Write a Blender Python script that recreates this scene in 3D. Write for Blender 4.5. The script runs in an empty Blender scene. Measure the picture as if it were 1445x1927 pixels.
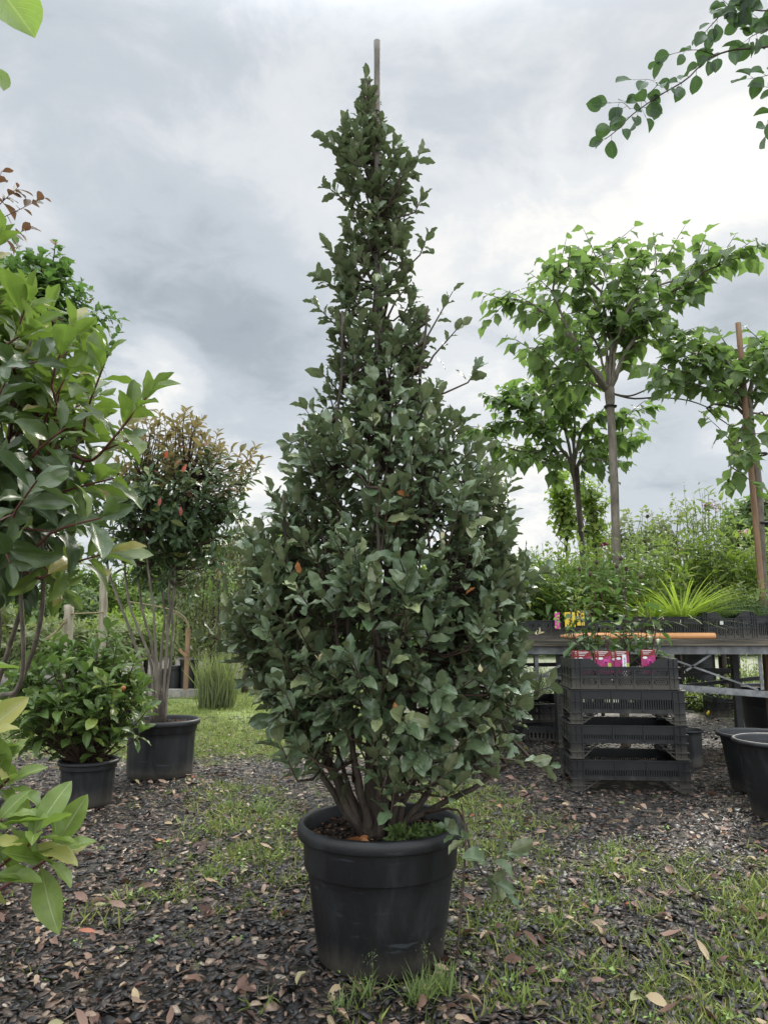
import bpy, math, random
import numpy as np
PI = math.pi
rad = math.radians
rng = np.random.default_rng(7)
random.seed(7)
S = bpy.context.scene
C = S.collection
# ------------------------------------------------------------------ camera
H = 0.85; PIT = rad(9.6); F = 1340.0; CX = 722.5; CY = 963.5
cd = bpy.data.cameras.new('camera'); cam = bpy.data.objects.new('camera', cd); C.objects.link(cam)
cam.location = (0, 0, H); cam.rotation_euler = (PI/2 + PIT, 0, 0)
cd.sensor_fit = 'VERTICAL'; cd.sensor_height = 36; cd.lens = F/1927*36
cd.clip_start = 0.05; cd.clip_end = 500
S.camera = cam
def ray(px, py):
    u = (px-CX)/F; v = (CY-py)/F
    return np.array([u, math.cos(PIT)-v*math.sin(PIT), math.sin(PIT)+v*math.cos(PIT)])
def at(px, py, Y):
    d = ray(px, py); return d*(Y/d[1]) + np.array([0, 0, H])
def gnd(px, py):
    d = ray(px, py); return d*(H/-d[2]) + np.array([0, 0, H])
# ------------------------------------------------------------------ world: overcast sky with clouds
W = bpy.data.worlds.new("World"); S.world = W; W.use_nodes = True
nt = W.node_tree; nt.nodes.clear()
def N(t, tree=None, **kw):
    n = (tree or nt).nodes.new(t)
    for k, v in kw.items(): setattr(n, k, v)
    return n
SUN_EL, SUN_AZ = rad(38), rad(28)          # azimuth to the right of +Y
out = N('ShaderNodeOutputWorld'); mixs = N('ShaderNodeMixShader')
bgs = N('ShaderNodeBackground'); bgc = N('ShaderNodeBackground')
sky = N('ShaderNodeTexSky', sky_type='NISHITA'); sky.sun_disc = False
sky.sun_elevation = SUN_EL; sky.sun_rotation = SUN_AZ
nt.links.new(sky.outputs[0], bgs.inputs[0]); bgs.inputs[1].default_value = 0.08
tc = N('ShaderNodeTexCoord')
def math_(op, a, b=None, tree=None, clamp=False, c=None):
    t = tree or nt
    m = t.nodes.new('ShaderNodeMath'); m.operation = op; m.use_clamp = clamp
    for i, x in enumerate((a, b, c)):
        if x is None: continue
        if isinstance(x, (int, float)): m.inputs[i].default_value = x
        else: t.links.new(x, m.inputs[i])
    return m.outputs[0]
def vmath(op, a, b=None, tree=None):
    t = tree or nt
    m = t.nodes.new('ShaderNodeVectorMath'); m.operation = op
    for i, x in enumerate((a, b)):
        if x is None: continue
        if isinstance(x, (tuple, list)): m.inputs[i].default_value = x
        else: t.links.new(x, m.inputs[i])
    return m
def mixc(f, a, b, tree=None, bt='MIX'):
    t = tree or nt
    m = t.nodes.new('ShaderNodeMix'); m.data_type = 'RGBA'; m.blend_type = bt
    if isinstance(f, (int, float)): m.inputs[0].default_value = f
    else: t.links.new(f, m.inputs[0])
    for i, x in ((6, a), (7, b)):
        if isinstance(x, (tuple, list)): m.inputs[i].default_value = (*x[:3], 1)
        else: t.links.new(x, m.inputs[i])
    return m.outputs[2]
def maprange(x, a, b, c=0.0, d=1.0, tree=None, smooth=True):
    t = tree or nt
    m = t.nodes.new('ShaderNodeMapRange'); m.interpolation_type = 'SMOOTHSTEP' if smooth else 'LINEAR'
    t.links.new(x, m.inputs[0])
    for i, v in zip((1, 2, 3, 4), (a, b, c, d)): m.inputs[i].default_value = v
    return m.outputs[0]
D = tc.outputs['Generated']
sep = N('ShaderNodeSeparateXYZ'); nt.links.new(D, sep.inputs[0])
zz = math_('ADD', math_('MAXIMUM', sep.outputs[2], 0.0), 0.28)
comb = N('ShaderNodeCombineXYZ')
nt.links.new(math_('DIVIDE', sep.outputs[0], zz), comb.inputs[0])
nt.links.new(math_('DIVIDE', sep.outputs[1], zz), comb.inputs[1])
def noise(vec, scale, det=6, rough=.55, dist=0.0, off=(0, 0, 0), tree=None):
    t = tree or nt
    mp = t.nodes.new('ShaderNodeMapping'); mp.inputs['Location'].default_value = off
    t.links.new(vec, mp.inputs[0])
    n = t.nodes.new('ShaderNodeTexNoise'); t.links.new(mp.outputs[0], n.inputs['Vector'])
    n.inputs['Scale'].default_value = scale; n.inputs['Detail'].default_value = det
    n.inputs['Roughness'].default_value = rough; n.inputs['Distortion'].default_value = dist
    return n.outputs[0]
n1 = noise(comb.outputs[0], 1.15, 6, .52, .3, (3.1, 1.7, 0))
n2 = noise(comb.outputs[0], 3.4, 7, .6, .4, (0, 5, 2))
def blob(px, py, w):                      # cloud masses at their real directions
    d = ray(px, py); d = d/np.linalg.norm(d)
    o = vmath('DOT_PRODUCT', D, tuple(d)).outputs['Value']
    return maprange(o, math.cos(rad(w)), 1.0)
wob = math_('MULTIPLY', math_('SUBTRACT', n2, 0.5), 3.2)
val = math_('ADD', 0.645, math_('MULTIPLY', math_('SUBTRACT', n1, 0.5), .95))
val = math_('ADD', val, math_('MULTIPLY', math_('SUBTRACT', n2, 0.5), 0.85))
n3 = noise(comb.outputs[0], 10.5, 8, .62, .5, (4, 2, 7))
val = math_('ADD', val, math_('MULTIPLY', math_('SUBTRACT', n3, 0.5), 0.32))
for (px, py, w, a) in ((430, 630, 13, -.16), (530, 700, 9, -.10), (320, 540, 10, -.08), (1330, 860, 11, -.20), (1180, 930, 8, -.10), (1420, 540, 7, -.22), (1200, 240, 6, -.12), (1180, 200, 5, -.06),
                       (1390, 310, 8, .28), (1290, 400, 7, .12), (1130, 400, 9, .06), (290, 720, 5, .26), (380, 850, 9, .20), (1000, 1000, 8, .25), (1400, 760, 6, .12), (1250, 1010, 9, .12),
                       (1000, 560, 14, .12), (1100, 800, 7, .10)):
    b = math_('MULTIPLY', blob(px, py, w), math_('ADD', wob, 1.0, clamp=False))
    val = math_('ADD', val, math_('MULTIPLY', b, a))
cr = N('ShaderNodeValToRGB'); nt.links.new(val, cr.inputs[0])
cr.color_ramp.interpolation = 'EASE'
E = cr.color_ramp.elements
E[0].position = 0.0; E[0].color = (.22, .27, .31, 1)
E[1].position = 1.0; E[1].color = (.78, .775, .745, 1)
e = E.new(.28); e.color = (.33, .375, .41, 1)
e = E.new(.50); e.color = (.47, .51, .55, 1)
e = E.new(.74); e.color = (.62, .645, .665, 1)
# overcast brightens upward; zenith and sky behind viewer raised further as added fill light
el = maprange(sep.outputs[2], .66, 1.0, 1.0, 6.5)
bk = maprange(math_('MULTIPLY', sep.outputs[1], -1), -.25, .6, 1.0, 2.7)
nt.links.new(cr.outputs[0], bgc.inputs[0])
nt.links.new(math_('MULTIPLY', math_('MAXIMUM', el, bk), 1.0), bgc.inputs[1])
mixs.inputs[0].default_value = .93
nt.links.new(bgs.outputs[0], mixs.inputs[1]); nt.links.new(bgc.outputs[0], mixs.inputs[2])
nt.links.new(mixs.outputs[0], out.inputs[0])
sl = bpy.data.lights.new('sun', 'SUN'); sl.energy = 2.6; sl.angle = rad(11); sl.color = (1, .95, .86)
so = bpy.data.objects.new('sun', sl); C.objects.link(so)
so.rotation_euler = (PI/2 - SUN_EL, 0, PI - SUN_AZ)
S.view_settings.view_transform = 'Standard'; S.view_settings.look = 'None'
S.view_settings.gamma = 1; S.view_settings.exposure = 0.38; S.view_settings.use_curve_mapping = False
S.cycles.max_bounces = 6; S.cycles.diffuse_bounces = 3; S.cycles.glossy_bounces = 2
S.cycles.transmission_bounces = 4; S.cycles.transparent_max_bounces = 4
# ------------------------------------------------------------------ mesh helpers (everything is quads)
OFF = {}
def nrm(v):
    v = np.asarray(v, float); return v/np.maximum(np.linalg.norm(v, axis=-1, keepdims=True), 1e-9)
def link(name, me, mat, parent=None, smooth=True):
    me.materials.append(mat); o = bpy.data.objects.new(name, me); C.objects.link(o)
    if parent is not None: o.parent = parent
    return o
def qmesh(name, V, Q, mat, parent=None, uv=None, rnd=None, smooth=True):
    V = np.asarray(V, np.float32); Q = np.asarray(Q, np.int32)
    off = OFF.get(parent.name, np.zeros(3)) if parent is not None else np.zeros(3)
    V = V - off.astype(np.float32)
    me = bpy.data.meshes.new(name)
    me.vertices.add(len(V)); me.vertices.foreach_set('co', V.ravel())
    me.loops.add(Q.size); me.loops.foreach_set('vertex_index', Q.ravel())
    me.polygons.add(len(Q)); me.polygons.foreach_set('loop_start', np.arange(0, Q.size, 4, dtype=np.int32))
    me.polygons.foreach_set('use_smooth', np.full(len(Q), smooth, bool))
    if uv is not None:
        l = me.uv_layers.new(name='UVMap'); l.data.foreach_set('uv', np.asarray(uv, np.float32)[Q.ravel()].ravel())
    if rnd is not None:
        a = me.attributes.new('rnd', 'FLOAT', 'POINT'); a.data.foreach_set('value', np.asarray(rnd, np.float32))
    me.update(calc_edges=True); me.validate()
    o = link(name, me, mat, parent); OFF[o.name] = off
    return o
class MB:
    def __init__(s): s.V = []; s.Q = []; s.n = 0
    def add(s, V, Q):
        V = np.asarray(V, float); s.V.append(V); s.Q.append(np.asarray(Q, int)+s.n); s.n += len(V)
    def box(s, c, sz, M=None):
        c = np.asarray(c, float); h = np.asarray(sz, float)/2
        P = np.array([(x, y, z) for x in (-1, 1) for y in (-1, 1) for z in (-1, 1)])*h
        if M is not None: P = P@np.asarray(M).T
        s.add(P+c, [(0, 1, 3, 2), (4, 6, 7, 5), (0, 4, 5, 1), (2, 3, 7, 6), (0, 2, 6, 4), (1, 5, 7, 3)])
    def bar(s, a, b, w, h, up=(0, 0, 1)):
        a = np.asarray(a, float); b = np.asarray(b, float); y = nrm(b-a); x = nrm(np.cross(y, up)); z = np.cross(x, y)
        s.box((a+b)/2, (w, np.linalg.norm(b-a), h), np.stack([x, y, z], 1))
    def tube(s, P, R, k=6, cap=True):
        P = np.asarray(P, float); R = np.broadcast_to(np.asarray(R, float), (len(P),)).astype(float)
        if cap:
            P = np.vstack([P[:1], P, P[-1:]]); R = np.concatenate([[1e-5], R, [1e-5]])
        T = np.gradient(P, axis=0)
        if cap: T[0] = T[1] = P[2]-P[1]; T[-1] = T[-2] = P[-2]-P[-3]
        T = nrm(T); ref = np.array([.13, .31, .94]) if abs(T[len(T)//2][2]) < .8 else np.array([.97, .2, .1])
        X = nrm(np.cross(T, ref)); Y = np.cross(T, X)
        a = np.arange(k)*2*PI/k
        V = P[:, None]+R[:, None, None]*(np.cos(a)[None, :, None]*X[:, None]+np.sin(a)[None, :, None]*Y[:, None])
        n = len(P); i = np.arange(n-1)[:, None]*k; j = np.arange(k)[None]; j2 = (j+1) % k
        Q = np.stack([i+j, i+j2, i+k+j2, i+k+j], -1).reshape(-1, 4)
        s.add(V.reshape(-1, 3), Q)
    def lathe(s, prof, c=(0, 0, 0), k=48, mod=None, sy=1.0):
        prof = np.asarray(prof, float); a = np.arange(k)*2*PI/k
        R = np.repeat(prof[:, :1], k, 1)
        if mod is not None: R = R + mod(a[None], prof[:, 1:2])
        V = np.stack([R*np.cos(a), R*np.sin(a)*sy, np.repeat(prof[:, 1:2], k, 1)], -1)+np.asarray(c)
        n = len(prof); i = np.arange(n-1)[:, None]*k; j = np.arange(k)[None]; j2 = (j+1) % k
        s.add(V.reshape(-1, 3), np.stack([i+j, i+j2, i+k+j2, i+k+j], -1).reshape(-1, 4))
    def build(s, name, mat, parent=None, smooth=False):
        return qmesh(name, np.vstack(s.V), np.vstack(s.Q), mat, parent, smooth=smooth)
def tag(o, label=None, cat=None, group=None, kind=None):
    if label: o['label'] = label
    if cat: o['category'] = cat
    if group: o['group'] = group
    if kind: o['kind'] = kind
    return o
def thing(name, label, cat, loc=(0, 0, 0), group=None, rz=0, local=False):
    o = bpy.data.objects.new(name, None); C.objects.link(o); o.location = tuple(float(x) for x in loc); o.rotation_euler = (0, 0, rz)
    o.empty_display_size = .05
    OFF[o.name] = np.zeros(3) if local else np.array(loc, float)
    return tag(o, label, cat, group)
# ------------------------------------------------------------------ materials
def newmat(name):
    m = bpy.data.materials.new(name); m.use_nodes = True; t = m.node_tree
    return m, t, t.nodes['Principled BSDF'], t.nodes['Material Output']
def setb(b, **kw):
    for k, v in kw.items(): b.inputs[k].default_value = v
def plain(name, col, rough=.6, var=.25, scale=12, bump=.2, col2=None, spec=.5, bscale=None, stretch=(1, 1, 1)):
    m, t, b, o = newmat(name)
    tcn = t.nodes.new('ShaderNodeTexCoord'); mp = t.nodes.new('ShaderNodeMapping'); mp.inputs['Scale'].default_value = stretch
    t.links.new(tcn.outputs['Object'], mp.inputs[0])
    n = noise(mp.outputs[0], scale, 6, .6, tree=t)
    c2 = col2 or tuple(x*(1-var) for x in col)
    f = maprange(n, .32, .68, tree=t)
    t.links.new(mixc(f, c2, col, tree=t), b.inputs['Base Color'])
    setb(b, Roughness=rough); b.inputs['Specular IOR Level'].default_value = spec
    if bump:
        bn = t.nodes.new('ShaderNodeBump'); bn.inputs['Strength'].default_value = bump; bn.inputs['Distance'].default_value = .01
        t.links.new(noise(mp.outputs[0], bscale or scale*4, 5, .6, tree=t), bn.inputs['Height']); t.links.new(bn.outputs[0], b.inputs['Normal'])
    return m
def leafmat(name, top, top2, back, accent=None, acc_p=.95, rough=.38, trans=.25, rib=(.2, .28, .12), ribw=.05, veins=.35, spots=0.0, spec=.5, tcol=None, nv=9):
    m, t, b, o = newmat(name)
    at_ = t.nodes.new('ShaderNodeAttribute'); at_.attribute_name = 'rnd'; r = at_.outputs['Fac']
    uv = t.nodes.new('ShaderNodeUVMap'); sp = t.nodes.new('ShaderNodeSeparateXYZ'); t.links.new(uv.outputs[0], sp.inputs[0])
    av = math_('ABSOLUTE', math_('SUBTRACT', sp.outputs[1], .5, tree=t), tree=t)
    c = mixc(math_('FRACT', math_('MULTIPLY', r, 7.31, tree=t), tree=t), top, top2, tree=t)
    tcn = t.nodes.new('ShaderNodeTexCoord')
    ns = noise(tcn.outputs['Object'], 55, 4, .6, tree=t)
    c = mixc(maprange(ns, .35, .7, 0, .45, tree=t), c, tuple(x*.55 for x in top), tree=t)
    if accent is not None:
        f = math_('GREATER_THAN', r, acc_p, tree=t); c = mixc(f, c, accent, tree=t)
    # side veins
    ph = math_('SUBTRACT', math_('MULTIPLY', sp.outputs[0], float(nv), tree=t), math_('MULTIPLY', av, nv*.9, tree=t), tree=t)
    tri = math_('ABSOLUTE', math_('SUBTRACT', math_('FRACT', ph, tree=t), .5, tree=t), tree=t)
    vn = maprange(tri, .0, .12, 1, 0, tree=t)
    c = mixc(math_('MULTIPLY', vn, veins, tree=t), c, rib, tree=t)
    c = mixc(maprange(av, ribw*.4, ribw, .8, 0, tree=t), c, rib, tree=t)
    g = t.nodes.new('ShaderNodeNewGeometry')
    bk = mixc(maprange(av, ribw*.4, ribw, .6, 0, tree=t), back, tuple(min(1, x*1.6) for x in back), tree=t)
    cc = mixc(g.outputs['Backfacing'], c, bk, tree=t)
    if spots:
        s2 = noise(tcn.outputs['Object'], 160, 3, .6, tree=t)
        cc = mixc(maprange(s2, .66, .72, 0, spots, tree=t), cc, (.10, .09, .03), tree=t)
    t.links.new(cc, b.inputs['Base Color'])
    setb(b, Roughness=rough); b.inputs['Specular IOR Level'].default_value = spec
    bn = t.nodes.new('ShaderNodeBump'); bn.inputs['Strength'].default_value = .35; bn.inputs['Distance'].default_value = .002
    t.links.new(math_('MULTIPLY', vn, -1, tree=t), bn.inputs['Height']); t.links.new(bn.outputs[0], b.inputs['Normal'])
    tr = t.nodes.new('ShaderNodeBsdfTranslucent')
    tcol = tcol or tuple(min(1, x*k) for x, k in zip(top, (2.4, 2.6, 1.2)))
    t.links.new(mixc(.7, cc, tcol, tree=t), tr.inputs[0])
    ms = t.nodes.new('ShaderNodeMixShader'); ms.inputs[0].default_value = trans
    t.links.new(b.outputs[0], ms.inputs[1]); t.links.new(tr.outputs[0], ms.inputs[2]); t.links.new(ms.outputs[0], o.inputs[0])
    return m
def colattr(name, cols, rough=.6, spec=.4, trans=0, bump=0):     # stepped colours by the per-piece random attribute
    m, t, b, o = newmat(name)
    a = t.nodes.new('ShaderNodeAttribute'); a.attribute_name = 'rnd'
    r = t.nodes.new('ShaderNodeValToRGB'); t.links.new(a.outputs['Fac'], r.inputs[0])
    e = r.color_ramp.elements
    e[0].position = cols[0][0]; e[0].color = (*cols[0][1], 1); e[1].position = cols[-1][0]; e[1].color = (*cols[-1][1], 1)
    for p, c in cols[1:-1]: x = e.new(p); x.color = (*c, 1)
    tcn = t.nodes.new('ShaderNodeTexCoord'); n = noise(tcn.outputs['Object'], 70, 4, .6, tree=t)
    c = mixc(maprange(n, .3, .7, 0, .5, tree=t), r.outputs[0], (.02, .017, .014), tree=t) if not trans else r.outputs[0]
    t.links.new(c, b.inputs['Base Color']); setb(b, Roughness=rough); b.inputs['Specular IOR Level'].default_value = spec
    if bump:
        bn = t.nodes.new('ShaderNodeBump'); bn.inputs['Strength'].default_value = bump; bn.inputs['Distance'].default_value = .004
        t.links.new(noise(tcn.outputs['Object'], 120, 4, .6, tree=t), bn.inputs['Height']); t.links.new(bn.outputs[0], b.inputs['Normal'])
    if trans:
        tr = t.nodes.new('ShaderNodeBsdfTranslucent'); t.links.new(c, tr.inputs[0])
        ms = t.nodes.new('ShaderNodeMixShader'); ms.inputs[0].default_value = trans
        t.links.new(b.outputs[0], ms.inputs[1]); t.links.new(tr.outputs[0], ms.inputs[2]); t.links.new(ms.outputs[0], o.inputs[0])
    return m
def plastic(name, base=.0075, dust=(.036, .040, .046), amt=.6, tint=(1, 1.08, 1.2), rough=.42):
    m, t, b, o = newmat(name)
    tcn = t.nodes.new('ShaderNodeTexCoord'); mp = t.nodes.new('ShaderNodeMapping'); mp.inputs['Scale'].default_value = (1, 1, .35)
    t.links.new(tcn.outputs['Object'], mp.inputs[0])
    n = noise(mp.outputs[0], 9, 8, .65, .6, tree=t); n2_ = noise(tcn.outputs['Object'], 220, 3, .6, tree=t)
    mp2 = t.nodes.new('ShaderNodeMapping'); mp2.inputs['Scale'].default_value = (3, 3, 26); mp2.inputs['Rotation'].default_value = (.5, .7, .2)
    t.links.new(tcn.outputs['Object'], mp2.inputs[0])
    scr = maprange(noise(mp2.outputs[0], 2.2, 4, .6, .2, tree=t), .62, .70, 0, .7, tree=t)
    c = mixc(maprange(n, .45, .8, 0, amt, tree=t), tuple(base*x for x in tint), dust, tree=t)
    c = mixc(maprange(n2_, .6, .75, 0, .25, tree=t), c, tuple(x*1.5 for x in dust), tree=t)
    c = mixc(scr, c, tuple(x*1.3 for x in dust), tree=t)
    # mud splashed up from the ground, a stain with its own ragged edge
    sp = t.nodes.new('ShaderNodeSeparateXYZ'); t.links.new(tcn.outputs['Object'], sp.inputs[0])
    zed = math_('ADD', sp.outputs[2], math_('MULTIPLY', n, -.16, tree=t), tree=t)
    c = mixc(maprange(zed, -.08, .02, .7, 0, tree=t), c, (.085, .075, .06), tree=t)
    t.links.new(c, b.inputs['Base Color'])
    t.links.new(maprange(n, .3, .8, rough, rough+.2, tree=t), b.inputs['Roughness'])
    bn = t.nodes.new('ShaderNodeBump'); bn.inputs['Strength'].default_value = .12; bn.inputs['Distance'].default_value = .003
    t.links.new(n2_, bn.inputs['Height']); t.links.new(bn.outputs[0], b.inputs['Normal'])
    return m
M_pot = plastic('black_plastic')
M_crate = plastic('crate_plastic', .0075, (.026, .030, .036), .5, rough=.36)
M_bark = plain('bark', (.085, .065, .048), .85, .6, 22, .8, col2=(.03, .022, .016), stretch=(1, 1, .3))
M_barkg = plain('grey_bark', (.22, .19, .15), .85, .5, 20, .6, col2=(.10, .085, .065), stretch=(1, 1, .35))
M_twig = plain('twig', (.075, .045, .03), .6, .5, 40, .3)
M_redtwig = plain('red_twig', (.13, .035, .028), .5, .4, 40, .2)
M_gstem = plain('green_stem', (.09, .13, .04), .6, .4, 40, .2)
M_bamboo = plain('bamboo', (.21, .185, .15), .7, .5, 9, .5, col2=(.09, .08, .068), stretch=(4, 4, .7))
M_soil = plain('soil', (.05, .034, .024), .95, .6, 40, 1.0, col2=(.014, .010, .008))
M_steel = plain('galvanised_steel', (.24, .245, .245), .5, .45, 16, .2, col2=(.11, .115, .115))
M_dsteel = plain('dark_steel', (.035, .036, .037), .55, .4, 14, .2)
M_oldwood = plain('weathered_board', (.16, .135, .105), .9, .6, 7, .9, col2=(.045, .042, .03), stretch=(.25, 3, 5), bscale=24)
M_newwood = plain('fresh_timber', (.66, .33, .14), .6, .4, 5, .3, col2=(.48, .21, .085), stretch=(.3, 5, 7))
M_post = plain('pale_post', (.36, .32, .25), .85, .4, 7, .5, col2=(.20, .17, .125), stretch=(3, 3, .4))
M_stake = plain('brown_stake', (.30, .18, .10), .8, .4, 8, .5, col2=(.17, .10, .06), stretch=(3, 3, .4))
M_rope = plain('straw_rope', (.26, .21, .12), .9, .3, 60, .5)
M_white = plain('white_card', (.75, .75, .75), .5, .05, 5, 0)
M_red = plain('card_red', (.70, .02, .05), .4, .1, 30, 0)
M_pink = plain('card_pink', (.52, .04, .17), .4, .5, 90, 0, col2=(.22, .03, .10))
M_mag = plain('petal_magenta', (.65, .07, .36), .5, .3, 60, 0)
M_dark = plain('card_dark', (.03, .02, .04), .4, .2, 60, 0)
M_lime = plain('card_lime', (.38, .58, .06), .4, .2, 60, 0)
M_yel = plain('yellow', (.75, .55, .04), .5, .2, 60, 0)
M_stone = plain('kerb_stone', (.30, .28, .25), .9, .4, 14, .5)
M_tie = plain('rubber_tie', (.015, .015, .015), .6, .2, 10, 0)
# ------------------------------------------------------------------ leaves
def tmpl(w=.25, peak=.45, sharp=1.0, fold=.25, curl=.15, wave=0., nf=2.5, nl=8, cols=5, pet=.07, seed=0, heart=False, tipw=1.0, twist=0.):
    r = np.random.default_rng(seed); ph = r.uniform(0, 6.28, 2)
    ts = np.concatenate([[0], np.linspace(pet, 1, nl)])
    V = []; UV = []
    cs = np.linspace(-1, 1, cols)
    for t in ts:
        if t <= 0: hw = .012
        else:
            q = (t-pet)/(1-pet)
            if heart:
                hw = w*(max(0, (1-q))**.75*(.62+2.2*q)/(1.05) if q < .35 else 1.32*(max(0, (1-q)/.65))**1.25)*.95
                hw = max(hw, .008); hw = hw if q > .001 else w*.35
            else:
                p = math.log(.5)/math.log(peak)
                hw = w*max(0, math.sin(PI*min(1, max(0, q))**p))**sharp; hw = max(hw, .012 if q < .5 else .002)
        for s in cs:
            x = s*hw; sg = 0 if s > 0 else 1
            z = fold*abs(x)-curl*t*t + wave*(s*s)*math.sin(nf*6.28*t+ph[sg])*min(1, hw/w*1.5)
            y = t*(1-.25*curl*t)
            if heart and t > 0 and (t-pet) < .01: y = t-.10*abs(s)**1.5
            ca = twist*t
            V.append((x*math.cos(ca)-z*math.sin(ca), y, z*math.cos(ca)+x*math.sin(ca))); UV.append((t, .5+.5*s))
    Q = []
    for i in range(len(ts)-1):
        for j in range(cols-1):
            a = i*cols+j; Q.append((a, a+1, a+cols+1, a+cols))
    return np.array(V), np.array(UV), np.array(Q)
T_elae = [tmpl(.25, .50, .72, .4*s, c, .042, nf, 11, 5, .08, seed=i, twist=tw*.6) for i, (s, c, nf, tw) in enumerate(((1, .1, 2.6, .2), (1.4, .25, 3.1, -.3), (.5, .18, 2.3, .4), (1.8, .05, 2.8, 0), (.2, .35, 2.5, -.2), (1.1, -.08, 3.3, .25)))]
T_phot = [tmpl(.19, .55, .8, f, c, .02, 3, 14, 5, .07, seed=i, twist=tw) for i, (f, c, tw) in enumerate(((.5, .12, .1), (.7, .3, -.2), (.3, .22, .3), (.8, -.05, 0), (.45, .4, -.1)))]
T_photS = [tmpl(.18, .55, .8, f, c, .0, 3, 5, 3, .07, seed=i) for i, (f, c) in enumerate(((.5, .12), (.7, .35), (.3, .22)))]
T_oval = [tmpl(.33, .5, .6, f, c, .02, 2, 8, 5, .14, seed=i, twist=tw) for i, (f, c, tw) in enumerate(((.4, .1, .1), (.7, .25, -.3), (.25, .3, .3)))]
T_mulb = [tmpl(.34, .4, .7, f, c, .05, 2.4, 7, 5, .12, seed=i, heart=True, twist=tw) for i, (f, c, tw) in enumerate(((.25, .15, .1), (.4, .3, -.3), (.15, .5, .3), (.5, .1, 0)))]
T_small = [tmpl(w, .45, .8, .4, c, 0, 2, 3, 3, .05, seed=i) for i, (w, c) in enumerate(((.2, .2), (.24, .4), (.17, .1)))]
T_round = [tmpl(w, .5, .6, .3, c, 0, 2, 3, 3, .05, seed=i) for i, (w, c) in enumerate(((.36, .2), (.42, .4), (.3, .1)))]
T_lance = [tmpl(w, .35, .9, .4, c, .02, 2, 6, 3, .04, seed=i) for i, (w, c) in enumerate(((.15, .35), (.18, .6), (.13, .15)))]
T_blade = [tmpl(w, .3, .8, .5, c, 0, 2, 5, 3, .0, seed=i) for i, (w, c) in enumerate(((.035, .2), (.045, .5), (.03, .8)))]
def cloud(name, T, pos, d, n, size, mat, parent=None, rnd=None, wscale=None):
    pos = np.asarray(pos, float); d = nrm(d); n = np.asarray(n, float)
    z = nrm(n-(n*d).sum(-1, keepdims=True)*d); x = np.cross(d, z)
    M = len(pos); size = np.broadcast_to(np.asarray(size, float), (M,))
    if rnd is None: rnd = rng.random(M)
    k = rng.integers(0, len(T), M); Vs = []; Us = []; Qs = []; Rs = []; off = 0
    for i, (tv, tu, tq) in enumerate(T):
        m = np.where(k == i)[0]
        if not len(m): continue
        ws = (wscale[m] if wscale is not None else np.ones(len(m)))[:, None, None]
        V = pos[m][:, None]+size[m][:, None, None]*(ws*tv[None, :, 0:1]*x[m][:, None]+tv[None, :, 1:2]*d[m][:, None]+tv[None, :, 2:3]*z[m][:, None])
        Vs.append(V.reshape(-1, 3)); Us.append(np.tile(tu, (len(m), 1))); Rs.append(np.repeat(rnd[m], len(tv)))
        Qs.append((tq[None]+(np.arange(len(m))*len(tv))[:, None, None]+off).reshape(-1, 4)); off += len(m)*len(tv)
    return qmesh(name, np.vstack(Vs), np.vstack(Qs), mat, parent, np.vstack(Us), np.concatenate(Rs))
def shoots(base, tip, k=7, L=.06, t0=.3, sp0=80, sp1=25, up=.35, grav=0., jit=.25, Lvar=.25):
    """leaves set spirally along straight shoots; returns pos, dir, normal, size, shoot index"""
    base = np.asarray(base, float); tip = np.asarray(tip, float); Sn = len(base)
    a = nrm(tip-base); ref = np.where(np.abs(a[:, 2:3]) < .9, np.array([[0, 0, 1.]]), np.array([[1., 0, 0]]))
    u = nrm(np.cross(a, ref)); v = np.cross(a, u)
    i = np.arange(k); t = t0+(1-t0)*(i/(k-1) if k > 1 else i+.0)
    t = t[None]+rng.normal(0, .03, (Sn, k))
    ph = i[None]*2.4+rng.uniform(0, 6.28, (Sn, 1))+rng.normal(0, .25, (Sn, k))
    th = np.radians(sp0+(sp1-sp0)*((t-t0)/(1-t0+1e-6)))+rng.normal(0, .14, (Sn, k))
    pos = base[:, None]+(tip-base)[:, None]*np.clip(t, 0, 1.02)[..., None]
    d = np.cos(th)[..., None]*a[:, None]+np.sin(th)[..., None]*(np.cos(ph)[..., None]*u[:, None]+np.sin(ph)[..., None]*v[:, None])
    d = d+np.array([0, 0, -grav])+rng.normal(0, jit*.4, (Sn, k, 3)); d = nrm(d)
    n = a[:, None]+np.array([0, 0, up])+rng.normal(0, jit, (Sn, k, 3))
    size = L*(1+rng.normal(0, Lvar, (Sn, k)).clip(-.5, .5))*(1-.25*((t-t0)/(1-t0+1e-6)).clip(0, 1)**3)
    if np.ndim(L) == 0: pass
    return pos.reshape(-1, 3), d.reshape(-1, 3), n.reshape(-1, 3), size.ravel(), np.repeat(np.arange(Sn), k)
def curve(P, n=8, sag=0):
    P = np.asarray(P, float)
    if len(P) < 3:
        t = np.linspace(0, 1, n)[:, None]; Q = P[0]*(1-t)+P[1]*t; Q[:, 2] -= sag*4*t[:, 0]*(1-t[:, 0]); return Q
    s = np.linspace(0, len(P)-1, n); out_ = []
    for x in s:
        i = min(int(x), len(P)-2); f = x-i; p0 = P[max(i-1, 0)]; p1 = P[i]; p2 = P[i+1]; p3 = P[min(i+2, len(P)-1)]
        out_.append(.5*((2*p1)+(-p0+p2)*f+(2*p0-5*p1+4*p2-p3)*f*f+(-p0+3*p1-3*p2+p3)*f**3))
    return np.array(out_)
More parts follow.
